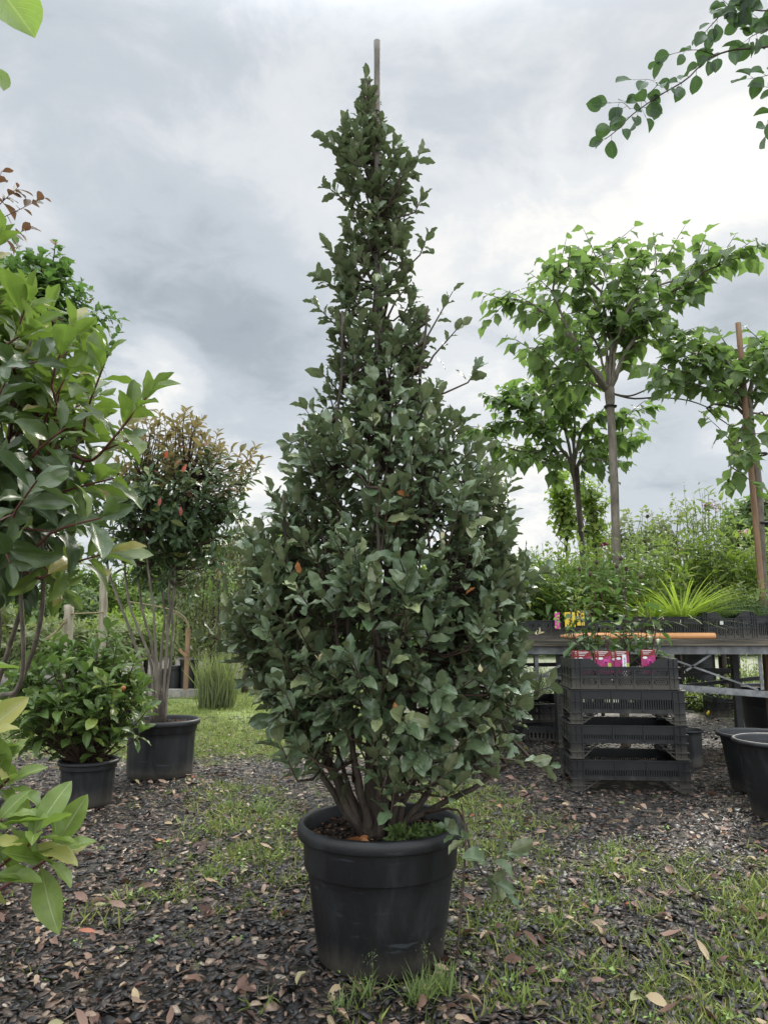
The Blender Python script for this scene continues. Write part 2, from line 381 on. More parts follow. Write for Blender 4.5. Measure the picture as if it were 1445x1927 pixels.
# ------------------------------------------------------------------ ground
def moss(x, y):       # how weedy the ground is, 0..1, by place
    a = np.sin(x*2.1+1.3)*np.cos(y*1.7+.4)+.6*np.sin(x*4.7+y*3.1)+.4*np.cos(x*9.1-y*7.3)
    right = np.clip((x-.12)/.35, 0, 1)*np.clip((3.15-y)/.5, 0, 1)
    low = np.clip((1.97-y)/.15, 0, 1)*np.clip((x+.45)/.2, 0, 1)*np.clip((.9-x)/.3, 0, 1)
    mid = np.exp(-((x+.62+.12*(y-3))/.32)**2)*np.clip((y-2.1)/.5, 0, 1)*np.clip((4.6-y)/.5, 0, 1)*.8
    mid2 = np.exp(-((x-.35)/.3)**2)*np.clip((4.4-y)/.5, 0, 1)*.75
    lawn = np.clip((y-4.9)/.6, 0, 1)*np.clip((11-y)/.4, 0, 1)*np.clip((.1-x)/.3, 0, 1)*np.clip((x+4.5)/.5, 0, 1)*1.6
    return np.clip((np.maximum.reduce([right, low, mid, mid2, lawn]))*(.74+.55*a+.35*np.sin(x*17+y*5)*np.sin(y*19-x*7)), 0, 1.2)**1.25+.04*np.clip(a, 0, 1)
def make_ground():
    m, t, b, o = newmat('ground_mulch')
    tcn = t.nodes.new('ShaderNodeTexCoord'); P = tcn.outputs['Object']
    vo = t.nodes.new('ShaderNodeTexVoronoi'); vo.inputs['Scale'].default_value = 38; t.links.new(P, vo.inputs['Vector'])
    cr_ = t.nodes.new('ShaderNodeValToRGB'); sp = t.nodes.new('ShaderNodeSeparateColor'); t.links.new(vo.outputs['Color'], sp.inputs[0]); t.links.new(sp.outputs[0], cr_.inputs[0])
    e = cr_.color_ramp.elements; e[0].position = .0; e[0].color = (.012, .010, .009, 1); e[1].position = 1; e[1].color = (.26, .20, .15, 1)
    x = e.new(.5); x.color = (.03, .026, .024, 1); x = e.new(.8); x.color = (.08, .06, .048, 1)
    n = noise(P, 3, 6, .6, tree=t); n_ = noise(P, 26, 5, .6, tree=t)
    c = mixc(maprange(n_, .48, .62, 0, .5, tree=t), cr_.outputs[0], (.05, .055, .022), tree=t)
    s3 = t.nodes.new('ShaderNodeSeparateXYZ'); t.links.new(P, s3.inputs[0])
    # lawn beyond the mulch on the left, pale dry grass behind the bench
    wobx = math_('ADD', s3.outputs[0], math_('MULTIPLY', math_('SUBTRACT', n, .5, tree=t), 1.6, tree=t), tree=t)
    woby = math_('ADD', s3.outputs[1], math_('MULTIPLY', math_('SUBTRACT', n, .5, tree=t), 2.4, tree=t), tree=t)
    lawn = math_('MULTIPLY', maprange(woby, 4.9, 5.6, tree=t), maprange(wobx, -.2, .3, 1, 0, tree=t), tree=t)
    lawn = math_('MULTIPLY', lawn, maprange(woby, 11.2, 11.8, 1, 0, tree=t), tree=t)
    gcol = mixc(maprange(n_, .35, .65, tree=t), (.10, .15, .028), (.20, .24, .06), tree=t)
    c = mixc(lawn, c, gcol, tree=t)
    dry = math_('MULTIPLY', maprange(woby, 7.9, 8.6, tree=t), maprange(wobx, 1.5, 2.4, tree=t), tree=t)
    c = mixc(dry, c, mixc(maprange(n_, .4, .65, tree=t), (.06, .08, .03), (.14, .15, .07), tree=t), tree=t)
    t.links.new(c, b.inputs['Base Color']); setb(b, Roughness=.7)
    bn = t.nodes.new('ShaderNodeBump'); bn.inputs['Strength'].default_value = .9; bn.inputs['Distance'].default_value = .02
    t.links.new(sp.outputs[1], bn.inputs['Height']); t.links.new(bn.outputs[0], b.inputs['Normal'])
    xs = np.concatenate([[-300, -60, -15], np.linspace(-6, 6, 121), [15, 60, 300]]); ys = np.concatenate([[-300, -60, -10, -2], np.linspace(.5, 12, 116), [20, 60, 300]])
    X, Y = np.meshgrid(xs, ys, indexing='ij')
    Z = (.010*np.sin(X*5.1+1)*np.cos(Y*4.3)+.007*np.sin(X*11+Y*9))*(np.abs(X) < 7)*(Y < 13)*(Y > 0)-.012
    n1_, n2_ = len(xs), len(ys); i = np.arange(n1_-1)[:, None]*n2_; j = np.arange(n2_-1)[None]
    Q = np.stack([i+j, i+n2_+j, i+n2_+j+1, i+j+1], -1).reshape(-1, 4)
    g = qmesh('ground', np.stack([X, Y, Z], -1).reshape(-1, 3), Q, m, smooth=True); tag(g, kind='structure')
make_ground()
POTS = [(0, 2.07, .17)]
def clear(x, y):
    k = np.ones(len(x), bool)
    for a, b_, r in POTS: k &= (x-a)**2+(y-b_)**2 > r*r
    return k
def chips(name, n, y0, y1, s0, s1, mat, colr, label, cat, lift=.0, T=None, tilt=.35, wmar=.35, p=1.6, group=None):
    # scattered plates: more of them where the view comes close
    u = rng.random(n*2); y = y0*(y1/y0)**(u**.8) if y1/y0 > 1.2 else y0+(y1-y0)*u
    x = rng.uniform(-1, 1, n*2)*(.60*y+wmar)
    keep = clear(x, y); x = x[keep][:n]; y = y[keep][:n]; n = len(x)
    a = rng.uniform(0, 2*PI, n); s = rng.uniform(s0, s1, n)*rng.choice([.6, .8, 1, 1.25], n)
    d = np.stack([np.cos(a), np.sin(a), rng.normal(0, tilt*.5, n)], 1); nn = np.stack([rng.normal(0, tilt, n), rng.normal(0, tilt, n), np.ones(n)], 1)
    z = rng.uniform(0, .012, n)+lift
    return cloud(name, T, np.stack([x, y, z], 1)-nrm(d)*s[:, None]*.5, d, nn, s, mat, None, colr(x, y, n), rng.uniform(.6, 1.3, n))
def plate(seed):       # a bark chip: slightly bent slab with ragged outline and real thickness
    r = np.random.default_rng(seed); w = r.uniform(.2, .34); th = .045; bend = r.uniform(-.12, .18)
    ts = np.array([0, .28, .72, 1.]); wl = w*np.array([r.uniform(.2, .7), r.uniform(.8, 1.1), r.uniform(.7, 1.1), r.uniform(.1, .6)]); wr = w*np.array([r.uniform(.2, .7), r.uniform(.8, 1.1), r.uniform(.7, 1.1), r.uniform(.1, .6)])
    V = []
    for k in (1, 0):
        for t, a, b in zip(ts, wl, wr):
            z = bend*4*t*(1-t)+k*th
            V += [(-a, t, z), (b, t, z)]
    Q = [(2*i, 2*i+1, 2*i+3, 2*i+2) for i in range(3)]+[(8+2*i, 10+2*i, 11+2*i, 9+2*i) for i in range(3)]
    Q += [(2*i, 2*i+2, 10+2*i, 8+2*i) for i in range(3)]+[(2*i+1, 9+2*i, 11+2*i, 3+2*i) for i in range(3)]+[(0, 8, 9, 1), (6, 7, 15, 14)]
    V = np.array(V); return V, np.stack([V[:, 1], V[:, 0]+.5], 1), np.array(Q)
T_chip = [plate(i) for i in range(7)]
M_chip = colattr('bark_chips', [(0, (.008, .007, .008)), (.40, (.016, .015, .016)), (.62, (.040, .029, .024)), (.80, (.090, .058, .042)), (.91, (.20, .130, .092)), (.975, (.38, .27, .19)), (1, (.50, .42, .33))], .42, .5, bump=.5)
def chipcol(x, y, n): return rng.random(n)**1.0*np.where(x > .3, .93, 1.0)
M_fleaf = colattr('fallen_leaf_skin', [(0, (.07, .04, .03)), (.35, (.14, .075, .055)), (.6, (.25, .15, .11)), (.78, (.36, .25, .18)), (.9, (.48, .37, .22)), (.965, (.30, .30, .15)), (1, (.42, .12, .07))], .55, .4, .15)
M_weed = plain('weed_skin', (.20, .30, .06), .5, .4, 30, 0, col2=(.10, .17, .04))
def build_ground_stuff():
    n = 700; y = rng.uniform(1.5, 4.8, n); x = rng.uniform(-1, 1, n)*(.6*y+.2); m = (rng.random(n) < .12+moss(x, y)) & clear(x, y); x = x[m]; y = y[m]; n = len(x)
    k = 8; a = rng.uniform(0, 2*PI, n*k); X = np.repeat(x, k); Y = np.repeat(y, k); P = np.stack([X+.008*np.cos(a), Y+.008*np.sin(a), rng.uniform(.004, .022, n*k)], 1)
    tag(cloud('broadleaf_weeds', T_round+T_small, P, np.stack([np.cos(a), np.sin(a), rng.uniform(0, .9, n*k)], 1), np.tile([0, 0, 1.], (n*k, 1))+rng.normal(0, .2, (n*k, 3)), np.repeat(rng.uniform(.008, .022, n), k), M_weed), 'tiny broad leaved weeds dotted through the mulch', 'weeds', kind='stuff')
    for i, (px, py, n, h, lab) in enumerate(((690, 1880, 60, .085, 'grass tuft left of the others in front of the main pot'), (790, 1885, 90, .10, 'largest grass tuft in front of the main pot'), (835, 1870, 50, .11, 'taller grass tuft near the right foot of the main pot'), (640, 1905, 40, .07, 'small grass tuft at the bottom of the photo, left of the main pot'), (1150, 1600, 30, .075, 'grass tuft with broad blades in the right middle of the mulch'), (1045, 1745, 60, .06, 'bright grass tuft on the mulch right of the main pot'), (495, 1530, 50, .10, 'bright grass tuft left of the main pot, furthest back'), (395, 1650, 45, .07, 'bright grass tuft on the mulch between main pot and left shrub'), (440, 1520, 40, .08, 'grass tuft near the large left pot'), (1060, 1855, 50, .05, 'grass tuft low in the right foreground'))):
        g = gnd(px, py); T = thing('grass_tuft', lab, 'grass tuft', g, 'grass tufts on the mulch'); P = g+np.stack([rng.normal(0, .016, n), rng.normal(0, .012, n), 0*np.zeros(n)], 1)
        cloud('blades', T_blade, P, np.stack([rng.normal(0, .45, n), rng.normal(0, .45, n), np.ones(n)], 1), rng.normal(0, 1, (n, 3)), rng.uniform(.4, 1.1, n)*h*.78, M_p3, T, None, np.full(n, .8))
        if i < 3:
            m = MB(); q = g+[.01, -.01, 0]; e = q+[rng.uniform(-.02, .02), -.02, h*1.35]; m.tube(curve([q, (q+e)/2+[.004, 0, 0], e], 8), .0007, 4); m.build('seed_stalk', M_gstem, T)
            P = e+np.stack([rng.normal(0, .008, 30), rng.normal(0, .006, 30), -rng.uniform(0, .035, 30)], 1); cloud('seed_head', T_small, P, rng.normal(0, .5, P.shape)+[0, 0, 1], rng.normal(0, 1, P.shape), .007, M_olive, T)
    tag(chips('bark_mulch', 70000, 1.45, 7.5, .010, .036, M_chip, chipcol, None, None, T=T_chip), 'dark bark chips covering the nursery floor', 'bark mulch', kind='stuff')
    tag(chips('fallen_leaf_litter', 2300, 1.5, 6.5, .014, .052, M_fleaf, lambda x, y, n: rng.random(n), None, None, T=[tmpl(.2, .5, .8, f, c, .03, 2, 6, 3, .03, seed=i, twist=tw) for i, (f, c, tw) in enumerate(((.5, .5, .5), (.9, .2, -.6), (.2, -.4, .8)))], lift=.012, tilt=.35), 'brown and tan fallen leaves scattered on the dark mulch', 'fallen leaves', kind='stuff')
    # grass tufts
    n = 110000; y = 1.5*(11.5/1.5)**(rng.random(n)**.9); x = rng.uniform(-1, 1, n)*(.6*y+.3)
    m = (rng.random(n) < moss(x, y)*.34*np.clip(y/2.2, .7, 4)) & clear(x, y); x = x[m]; y = y[m]
    k = 13; n = len(x); X = np.repeat(x, k)+rng.normal(0, .012, n*k)*np.repeat(1+y*.2, k); Y = np.repeat(y, k)+rng.normal(0, .012, n*k)*np.repeat(1+y*.2, k)
    d = np.stack([rng.normal(0, 1.0, n*k), rng.normal(0, 1.0, n*k), np.ones(n*k)], 1); sz = np.repeat(.010+.045*rng.random(n)**3, k)*rng.uniform(.5, 1.3, n*k)*np.where(Y > 5, 1.1, 1)
    nn = np.stack([rng.normal(0, 1, n*k), -np.ones(n*k), rng.normal(0, 1, n*k)], 1)
    M_gr = colattr('grass_skin', [(0, (.09, .13, .03)), (.4, (.15, .21, .045)), (.8, (.24, .30, .065)), (1, (.42, .38, .15))], .45, .35, .35)
    o = cloud('ground_weeds', T_blade, np.stack([X, Y, np.zeros(n*k)], 1), d, nn, sz, M_gr, None, None, np.full(n*k, 1.15)); print('tufts', n)
    tag(o, 'short yellow green grass and weeds growing through the mulch', 'grass', kind='stuff')
# ------------------------------------------------------------------ pots
def potmesh(parent, c, rt, rb, h, mat=None, soil=.88, k=80, name='pot', flutes=16, rim=.03, band=.22, handle=False):
    c = np.asarray(c, float); hb = h*(1-band)
    prof = [(1e-4, .004), (rb*.96, .004), (rb, .012)]
    for i in range(1, 9): f = i/8; prof.append((rb+(rt-.022*rt/.2-rb)*f, .012+(hb-.012)*f))
    re = prof[-1][0]
    prof += [(re+.0005, hb+.001), (re+.007, hb+.0015), (re+.008, hb+.004), (rt-.012, h-rim-.002), (rt-.0115, h-rim), (rt+.002, h-rim+.0005), (rt+.0035, h-rim+.004), (rt+.004, h-rim*.5), (rt+.001, h-.004), (rt-.006, h), (rt-.014, h-.003), (rt-.018, h-.012), (rt-.026, h*.8), (rb, h*.4)]
    def mod(a, z):
        g = np.abs(((a*flutes/(2*PI)+.35) % 1)-.5)
        return np.where((z > .02) & (z < hb-.001), -.0036*(g < .07)+.0016*np.cos(a*flutes)+0*z, 0*z)+.002*np.sin(2*a+1)
    m = MB(); m.lathe(prof, c, k, mod); p = m.build(name, mat or M_pot, parent, smooth=True)
    if soil:
        zs = h*soil; rs = rb+(rt-rb)*soil-.012
        rr = np.linspace(1e-3, rs, 14); m = MB()
        def md(a, z): return 0*a+0*z
        m.lathe([(r, zs+.010*math.sin(r*60)) for r in rr], c, 40)
        m.build('soil', M_soil, parent, smooth=True)
        n = int(1500*(rt/.2)**2); a = rng.uniform(0, 2*PI, n); r = rs*np.sqrt(rng.random(n))*.97
        P = c+np.stack([r*np.cos(a), r*np.sin(a), zs+rng.uniform(.004, .016, n)], 1); aa = rng.uniform(0, 2*PI, n)
        litter = cloud('soil_litter', T_chip, P, np.stack([np.cos(aa), np.sin(aa), rng.normal(0, .2, n)], 1), rng.normal(0, .3, (n, 3))+[0, 0, 1], rng.uniform(.006, .018, n), M_litter, parent)
        litter['kind'] = 'stuff'
    return p
M_litter = colattr('soil_litter_skin', [(0, (.012, .009, .007)), (.5, (.035, .024, .017)), (.85, (.09, .05, .03)), (.97, (.32, .13, .05)), (1, (.5, .3, .2))], .8, .3)
# ------------------------------------------------------------------ the big silver-green shrub in its pot
M_elae = leafmat('shrub_leaf', (.085, .140, .066), (.190, .245, .125), (.140, .160, .080), accent=(.30, .34, .16), acc_p=.90, rough=.30, trans=.16, rib=(.17, .22, .13), veins=.28, spec=.8, nv=8, tcol=(.17, .27, .11))
M_dead = colattr('dry_leaf', [(0, (.45, .17, .06)), (1, (.60, .30, .12))], .6, .3, .3)
M_cream = colattr('new_leaf', [(0, (.55, .48, .26)), (1, (.70, .64, .42))], .6, .3, .3)
def main_shrub():
    Y0 = 2.07; cx = at(716, 1700, Y0)[0]; base = np.array([cx, Y0, 0.])
    POTS.append((cx, Y0, .16))
    T = thing('potted_shrub', 'tall conical evergreen shrub with wavy silvery green leaves in a big black pot', 'shrub', base)
    potmesh(T, base, .221, .166, .345, rim=.036, band=.33, soil=.86)
    rows = [(165, 672, 706), (205, 666, 716), (230, 640, 735), (250, 622, 742), (300, 630, 790), (350, 628, 786), (400, 640, 780), (450, 634, 776), (500, 630, 784), (550, 622, 794), (600, 618, 806), (650, 618, 808), (700, 612, 826), (750, 590, 852), (800, 568, 898), (850, 528, 935), (900, 512, 942), (950, 494, 955), (1000, 466, 975), (1050, 450, 1008), (1100, 440, 1014), (1150, 434, 1000), (1200, 430, 1015), (1250, 438, 1008), (1300, 470, 1010), (1350, 500, 1004), (1400, 535, 992), (1450, 575, 960)]
    rows = [(y, l+(20 if y > 760 else 14), r-(22 if y > 760 else 17)) for y, l, r in rows]
    zs = np.array([at(700, y, Y0)[2] for y, _, _ in rows]); xl = np.array([at(l, y, Y0)[0] for y, l, _ in rows]); xr = np.array([at(r, y, Y0)[0] for y, _, r in rows])
    o_ = np.argsort(zs); zs, xl, xr = zs[o_], xl[o_], xr[o_]
    zmin, zmax = zs[0], zs[-1]
    ax = lambda z: np.interp(z, zs, (xl+xr)/2)*.75+.25*cx
    # stems
    st = MB(); soilz = .30
    paths = []
    top = at(694, 150, Y0); paths.append((curve([base+[-.02, 0, soilz], at(700, 1400, Y0), at(735, 1000, Y0), at(715, 600, Y0), at(700, 300, Y0), top], 26), .021, .003))
    for px0, pxs in ((690, [(640, 1480), (590, 1330), (560, 1150), (545, 950)]), (700, [(668, 1440), (655, 1200), (640, 900), (650, 620)]), (712, [(740, 1440), (748, 1300), (742, 1050), (738, 900), (700, 800)]),
                     (725, [(790, 1440), (850, 1250), (890, 1050), (880, 860)]), (735, [(820, 1480), (920, 1350), (985, 1200)]), (680, [(600, 1460), (520, 1330), (470, 1180)]),
                     (705, [(700, 1350), (790, 1000), (790, 760), (800, 600)]), (715, [(850, 1500), (930, 1450), (985, 1420)])):
        pts = [base+[at(px0, 1540, Y0)[0]-cx, rng.uniform(-.04, .04), soilz]]
        dy = rng.uniform(-.22, .22)
        for i, q in enumerate(pxs): pts.append(at(*q, Y0)+[0, dy*(i+1)/len(pxs), 0])
        paths.append((curve(pts, 18), rng.uniform(.009, .0145), .003))
    for i in range(9):
        a = 2*PI*i/9+.5; r = rng.uniform(.2, .33); pts = [base+[.03*math.cos(a), .03*math.sin(a), soilz], base+[r*.5*math.cos(a), r*.5*math.sin(a), soilz+.25], base+[r*math.cos(a), r*math.sin(a), soilz+.25+rng.uniform(.3, .7)]]
        paths.append((curve(pts, 14), rng.uniform(.008, .013), .003))
    A = []
    for P, r0, r1 in paths:
        P = P+rng.normal(0, .003, P.shape); n = len(P); R = np.linspace(r0, r1, n); R[0] *= 1.25; R[1] *= 1.05
        P[0, 2] -= .03; st.tube(P, R, 8); A.append(P)
    A = np.vstack(A)
    # root flare
    st.tube([base+[-.02, 0, soilz-.03], base+[-.02, 0, soilz+.03], base+[-.025, 0, soilz+.11]], [.050, .034, .018], 12)
    st.build('stem', M_bark, T, smooth=True)
    # shoots
    n = 780; Z = []; 
    w = np.interp(np.linspace(zmin, zmax, 400), zs, xr-xl); dens = (w**1.45); dens /= dens.sum()
    z = rng.choice(np.linspace(zmin, zmax, 400), n, p=dens)+rng.uniform(-.003, .003, n)
    # one guaranteed ring of shoots on the outline so that the silhouette follows the plant's
    phi = rng.uniform(0, 2*PI, n); rr = np.sqrt(rng.uniform(.12, 1, n)); rr = np.where(rng.random(n) < .55, rng.uniform(.84, 1.0, n), rr); rr = np.where(rng.random(n) < .10, rng.uniform(1.0, 1.13, n), rr)
    zo = np.repeat(zs, 2); side = np.tile([0, 1], len(zs)); zo = np.concatenate([zo, zo+.03]); side = np.concatenate([side, side])
    z = np.concatenate([z, zo]); phi = np.concatenate([phi, np.where(side == 1, 0, PI)+rng.normal(0, .25, len(zo))]); rr = np.concatenate([rr, rng.uniform(.86, 1.04, len(zo))])
    z = np.clip(z, zmin, zmax)
    L_, R_ = np.interp(z, zs, xl), np.interp(z, zs, xr); a0 = ax(z); cphi = np.cos(phi)
    rx = np.where(cphi > 0, R_-a0, a0-L_); ry = (R_-L_)/2*.85
    tip = np.stack([a0+rr*rx*cphi, Y0+rr*ry*np.sin(phi), z], 1)
    out_ = nrm(np.stack([cphi, np.sin(phi)*.9, 0*z], 1))
    hz = (z-zmin)/(zmax-zmin)
    upc = np.where(hz < .12, .1, .8+.9*hz)+rng.normal(0, .25, len(z))
    dirn = nrm(out_*np.clip(rx, .05, 1)[:, None]**.2+np.stack([0*z, 0*z, upc], 1)+rng.normal(0, .18, (len(z), 3)))
    ln = np.where(hz > .55, .07, .105)*rng.uniform(.75, 1.25, len(z))
    bs = tip-dirn*ln[:, None]
    # keep the lower middle open so that the stems show
    s_ = at(0, 0, 1)*0
    low = (z < .63) & (tip[:, 0] > cx-.20) & (tip[:, 0] < cx+.10) & (tip[:, 1] < Y0+.1)
    keep = ~(low & (rng.random(len(z)) < .9)) & ~((z < .66) & (tip[:, 1] > Y0+.05) & (rng.random(len(z)) < .75))
    tip, bs, hz, z = tip[keep], bs[keep], hz[keep], z[keep]
    # hand-placed sprays that stand out of the outline
    ex = [((760, 1500), (790, 1440), .07), ((770, 1470), (830, 1420), .07), ((720, 1470), (700, 1390), .07), ((790, 1490), (850, 1450), .06), ((700, 1440), (745, 1360), .07), ((610, 820), (575, 770), .06), ((880, 720), (900, 690), .05), ((640, 740), (605, 700), .05), ((790, 480), (806, 440), .045), ((780, 400), (795, 370), .04), ((630, 540), (600, 520), .045), ((800, 640), (852, 548), .075), ((815, 670), (868, 610), .06), ((690, 225), (690, 140), .05), ((650, 500), (612, 462), .05), ((760, 330), (790, 290), .05), ((640, 370), (616, 352), .04), ((650, 290), (612, 262), .05),
          ((505, 1230), (385, 1196), .07), ((520, 1270), (430, 1215), .07), ((960, 1100), (1025, 1075), .07), ((900, 1420), (1030, 1440), .08), ((930, 1330), (1040, 1290), .08), ((560, 1470), (525, 1395), .06), ((940, 960), (960, 905), .06),
          ((705, 1230), (770, 1150), .06), ((600, 1010), (590, 940), .06), ((735, 1540), (745, 1460), .07), ((715, 1500), (735, 1420), .07), ((760, 1440), (800, 1390), .07), ((600, 1440), (560, 1400), .06), ((660, 1390), (630, 1350), .06), ((840, 1500), (880, 1460), .06), ((580, 820), (545, 835), .06), ((640, 620), (590, 570), .06)]
    eb = np.array([at(*a, Y0-.02-(.2 if a[1] > 1380 else 0)) for a, b, c in ex]); et = np.array([at(*b, Y0-.03-(.2 if a[1] > 1380 else 0)) for a, b, c in ex])
    bs = np.vstack([bs, eb]); tip = np.vstack([tip, et]); hz = np.concatenate([hz, (et[:, 2]-zmin)/(zmax-zmin)])
    tw = MB()
    for b_, t_ in zip(bs, tip):
        d2 = ((A-b_)**2).sum(1)+.5*np.clip(A[:, 2]-b_[2]+.05, 0, 9)**2; q = A[np.argmin(d2)]
        mid = (q+b_)/2+[0, 0, -.02]
        tw.tube([q, mid, b_, b_+(t_-b_)*.5, t_], [.0045, .0036, .0028, .0022, .0012], 4, cap=False)
    tw.build('twig', M_twig, T, smooth=True)
    L = np.interp(hz, [0, .35, .6, 1], [.061, .060, .052, .046])
    pos, d, nn, sz, si = shoots(bs, tip, 9, 1.0, .0, 72, 24, .35, .0, .25)
    sz *= L[si]
    cloud('foliage', T_elae, pos, d, nn, sz, M_elae, T, rng.random(len(pos)), rng.uniform(.75, 1.2, len(pos)))
    # a few dead leaves caught inside, a few felted new tips
    pd = np.array([at(x, y, Y0-.25*(y > 900)) for x, y in ((720, 650), (742, 1320), (748, 965), (660, 1040), (745, 925), (560, 1055), (895, 1105), (570, 800))])
    for q in pd: cloud('dry_leaf', T_elae, [q], [rng.normal(0, .5, 3)+[0, 0, -1]], [rng.normal(0, 1, 3)], .036, M_dead, T)
    for x, y in ((772, 1150), (715, 420), (1010, 1195), (830, 1015), (905, 1265), (600, 1245)):
        cloud('new_growth', T_photS, [at(x, y, Y0-.30*(y > 900))]*4, rng.normal(0, .45, (4, 3))+[0, 0, 1], rng.normal(0, 1, (4, 3)), .022, M_cream, T)
    # bamboo cane
    c0 = at(712, 1500, Y0+.02); c1 = at(709.5, 78, Y0-.012); c0[2] = .28
    P = np.linspace(0, 1, 60)[:, None]*(c1-c0)+c0; R = np.full(60, .0102)
    for k in (59, 52, 44, 37, 30, 22): R[k] += .0012
    R[59] = .0115; m = MB(); m.tube(P, R, 12); m.build('bamboo_cane', M_bamboo, T, smooth=True)
    for y in (215, 480, 900): m = MB(); q = at(709, y, Y0-.012); m.tube([q+[.016*math.cos(a), .016*math.sin(a), .004*math.sin(3*a)] for a in np.linspace(0, 6.3, 14)], .002, 5); m.build('tie', M_tie, T)
    # the low side branch that hangs out over the rim, and the thin cane beside the pot
    m = MB(); sb = at(800, 1530, Y0-.05); m.tube(curve([sb, at(862, 1525, Y0-.12), at(885, 1600, Y0-.17), at(910, 1648, Y0-.18)], 10), np.linspace(.004, .002, 10), 6); 
    m.tube(curve([at(868, 1515, Y0-.15), at(876, 1580, Y0-.2), at(868, 1700, Y0-.21), at(860, 1800, Y0-.22)], 12), np.linspace(.0022, .0032, 12), 6)
    m.build('side_branch', M_twig, T, smooth=True)
    b2 = [at(885, 1590, Y0-.17), at(900, 1630, Y0-.18), at(905, 1640, Y0-.18)]; t2 = [at(850, 1560, Y0-.2), at(955, 1605, Y0-.22), at(940, 1670, Y0-.2)]
    pos, d, nn, sz, si = shoots(b2, t2, 7, .062, .15, 80, 25, .3, .25)
    cloud('foliage', T_elae, pos, d, nn, sz, M_elae, T)
    # weeds and curled dead leaves on the soil
    q = base+[.03, -.10, .30]; nL = 60; a = rng.uniform(0, 2*PI, nL)
    P = q+np.stack([rng.normal(.04, .045, nL), rng.normal(0, .03, nL), rng.uniform(0, .05, nL)], 1)
    for j in range(3): cloud('weed', T_small, (P-P.mean(0))*[.3, .4, .8]+P.mean(0)+[.045*j-.03, 0, 0], rng.normal(0, .7, (nL, 3))+[0, 0, .8], rng.normal(0, 1, (nL, 3)), .026, M_pere1, T)
    P = base+np.array([[-.09, -.11, .312], [-.05, -.125, .315], [-.02, -.13, .312], [-.03, -.11, .32], [.05, -.125, .312]])
    for q in P: cloud('dry_leaf', T_oval, [q], [rng.normal(0, 1, 3)*[1, 1, .2]], [rng.normal(0, .5, 3)+[0, 0, 1]], .05, M_dead, T)
M_pere1 = leafmat('perennial_leaf', (.09, .15, .04), (.14, .215, .055), (.12, .18, .06), accent=(.30, .32, .08), acc_p=.93, rough=.5, trans=.35, rib=(.20, .28, .10), veins=.1)
main_shrub()
# ------------------------------------------------------------------ left side plants
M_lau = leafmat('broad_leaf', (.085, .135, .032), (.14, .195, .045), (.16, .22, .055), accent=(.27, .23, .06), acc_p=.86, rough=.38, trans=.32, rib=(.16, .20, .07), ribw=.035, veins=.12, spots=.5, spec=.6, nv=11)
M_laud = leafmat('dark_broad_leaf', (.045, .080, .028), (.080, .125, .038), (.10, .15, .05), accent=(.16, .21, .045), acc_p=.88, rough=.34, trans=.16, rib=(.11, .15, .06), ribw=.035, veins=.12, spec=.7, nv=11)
M_lit = leafmat('yellow_green_leaf', (.14, .21, .045), (.21, .28, .07), (.20, .26, .08), accent=(.34, .32, .10), acc_p=.85, rough=.36, trans=.34, rib=(.40, .44, .20), ribw=.03, veins=.18, spots=.6, nv=12)
M_bush = leafmat('bush_leaf', (.075, .130, .032), (.12, .185, .045), (.12, .17, .06), accent=(.19, .24, .05), acc_p=.86, rough=.38, trans=.25, rib=(.16, .22, .08), veins=.1)
M_multi = leafmat('glossy_dark_leaf', (.045, .085, .032), (.080, .125, .042), (.11, .15, .06), accent=(.17, .20, .05), acc_p=.9, rough=.33, trans=.2, rib=(.10, .14, .06), veins=.0)
M_bronze = leafmat('bronze_leaf', (.15, .115, .045), (.11, .14, .042), (.17, .14, .06), accent=(.30, .10, .05), acc_p=.9, rough=.4, trans=.35, rib=(.2, .16, .08), veins=.0, tcol=(.34, .28, .1))
M_red = leafmat('red_leaf', (.30, .06, .04), (.36, .10, .06), (.35, .05, .04), rough=.4, trans=.4, rib=(.3, .1, .1), veins=0, tcol=(.7, .12, .06))
M_purple = leafmat('purple_leaf', (.065, .070, .030), (.11, .065, .035), (.10, .09, .05), rough=.45, trans=.3, rib=(.1, .06, .05), veins=0, tcol=(.25, .1, .05))
def shrub_from(T, heads, root, k, L, tm, mat, sl, stem_r=.008, stem_mat=None, sp0=80, sp1=22, up=.35, grav=0., twig=M_redtwig, jit=.25, name='foliage', node=None, rings=None, t0=.12):
    tip = np.asarray(heads, float); d = nrm(tip-np.asarray(node if node is not None else root)+[0, 0, .15]) if rings is None else rings
    bs = tip-d*sl
    pos, dd, nn, sz, si = shoots(bs, tip, k, L, t0, sp0, sp1, up, grav, jit)
    o = cloud(name, tm, pos, dd, nn, sz, mat, T)
    m = MB()
    nd = np.asarray(node if node is not None else root, float)
    for b_, t_ in zip(bs, tip):
        q = nd+(b_-nd)*.25; q[2] = nd[2]+(b_[2]-nd[2])*.15
        m.tube(curve([nd, q, b_, t_], 9), np.linspace(stem_r, .0012, 9), 5, cap=False)
    m.build('stem' if name == 'foliage' else 'twig', twig, T, smooth=True)
    return o
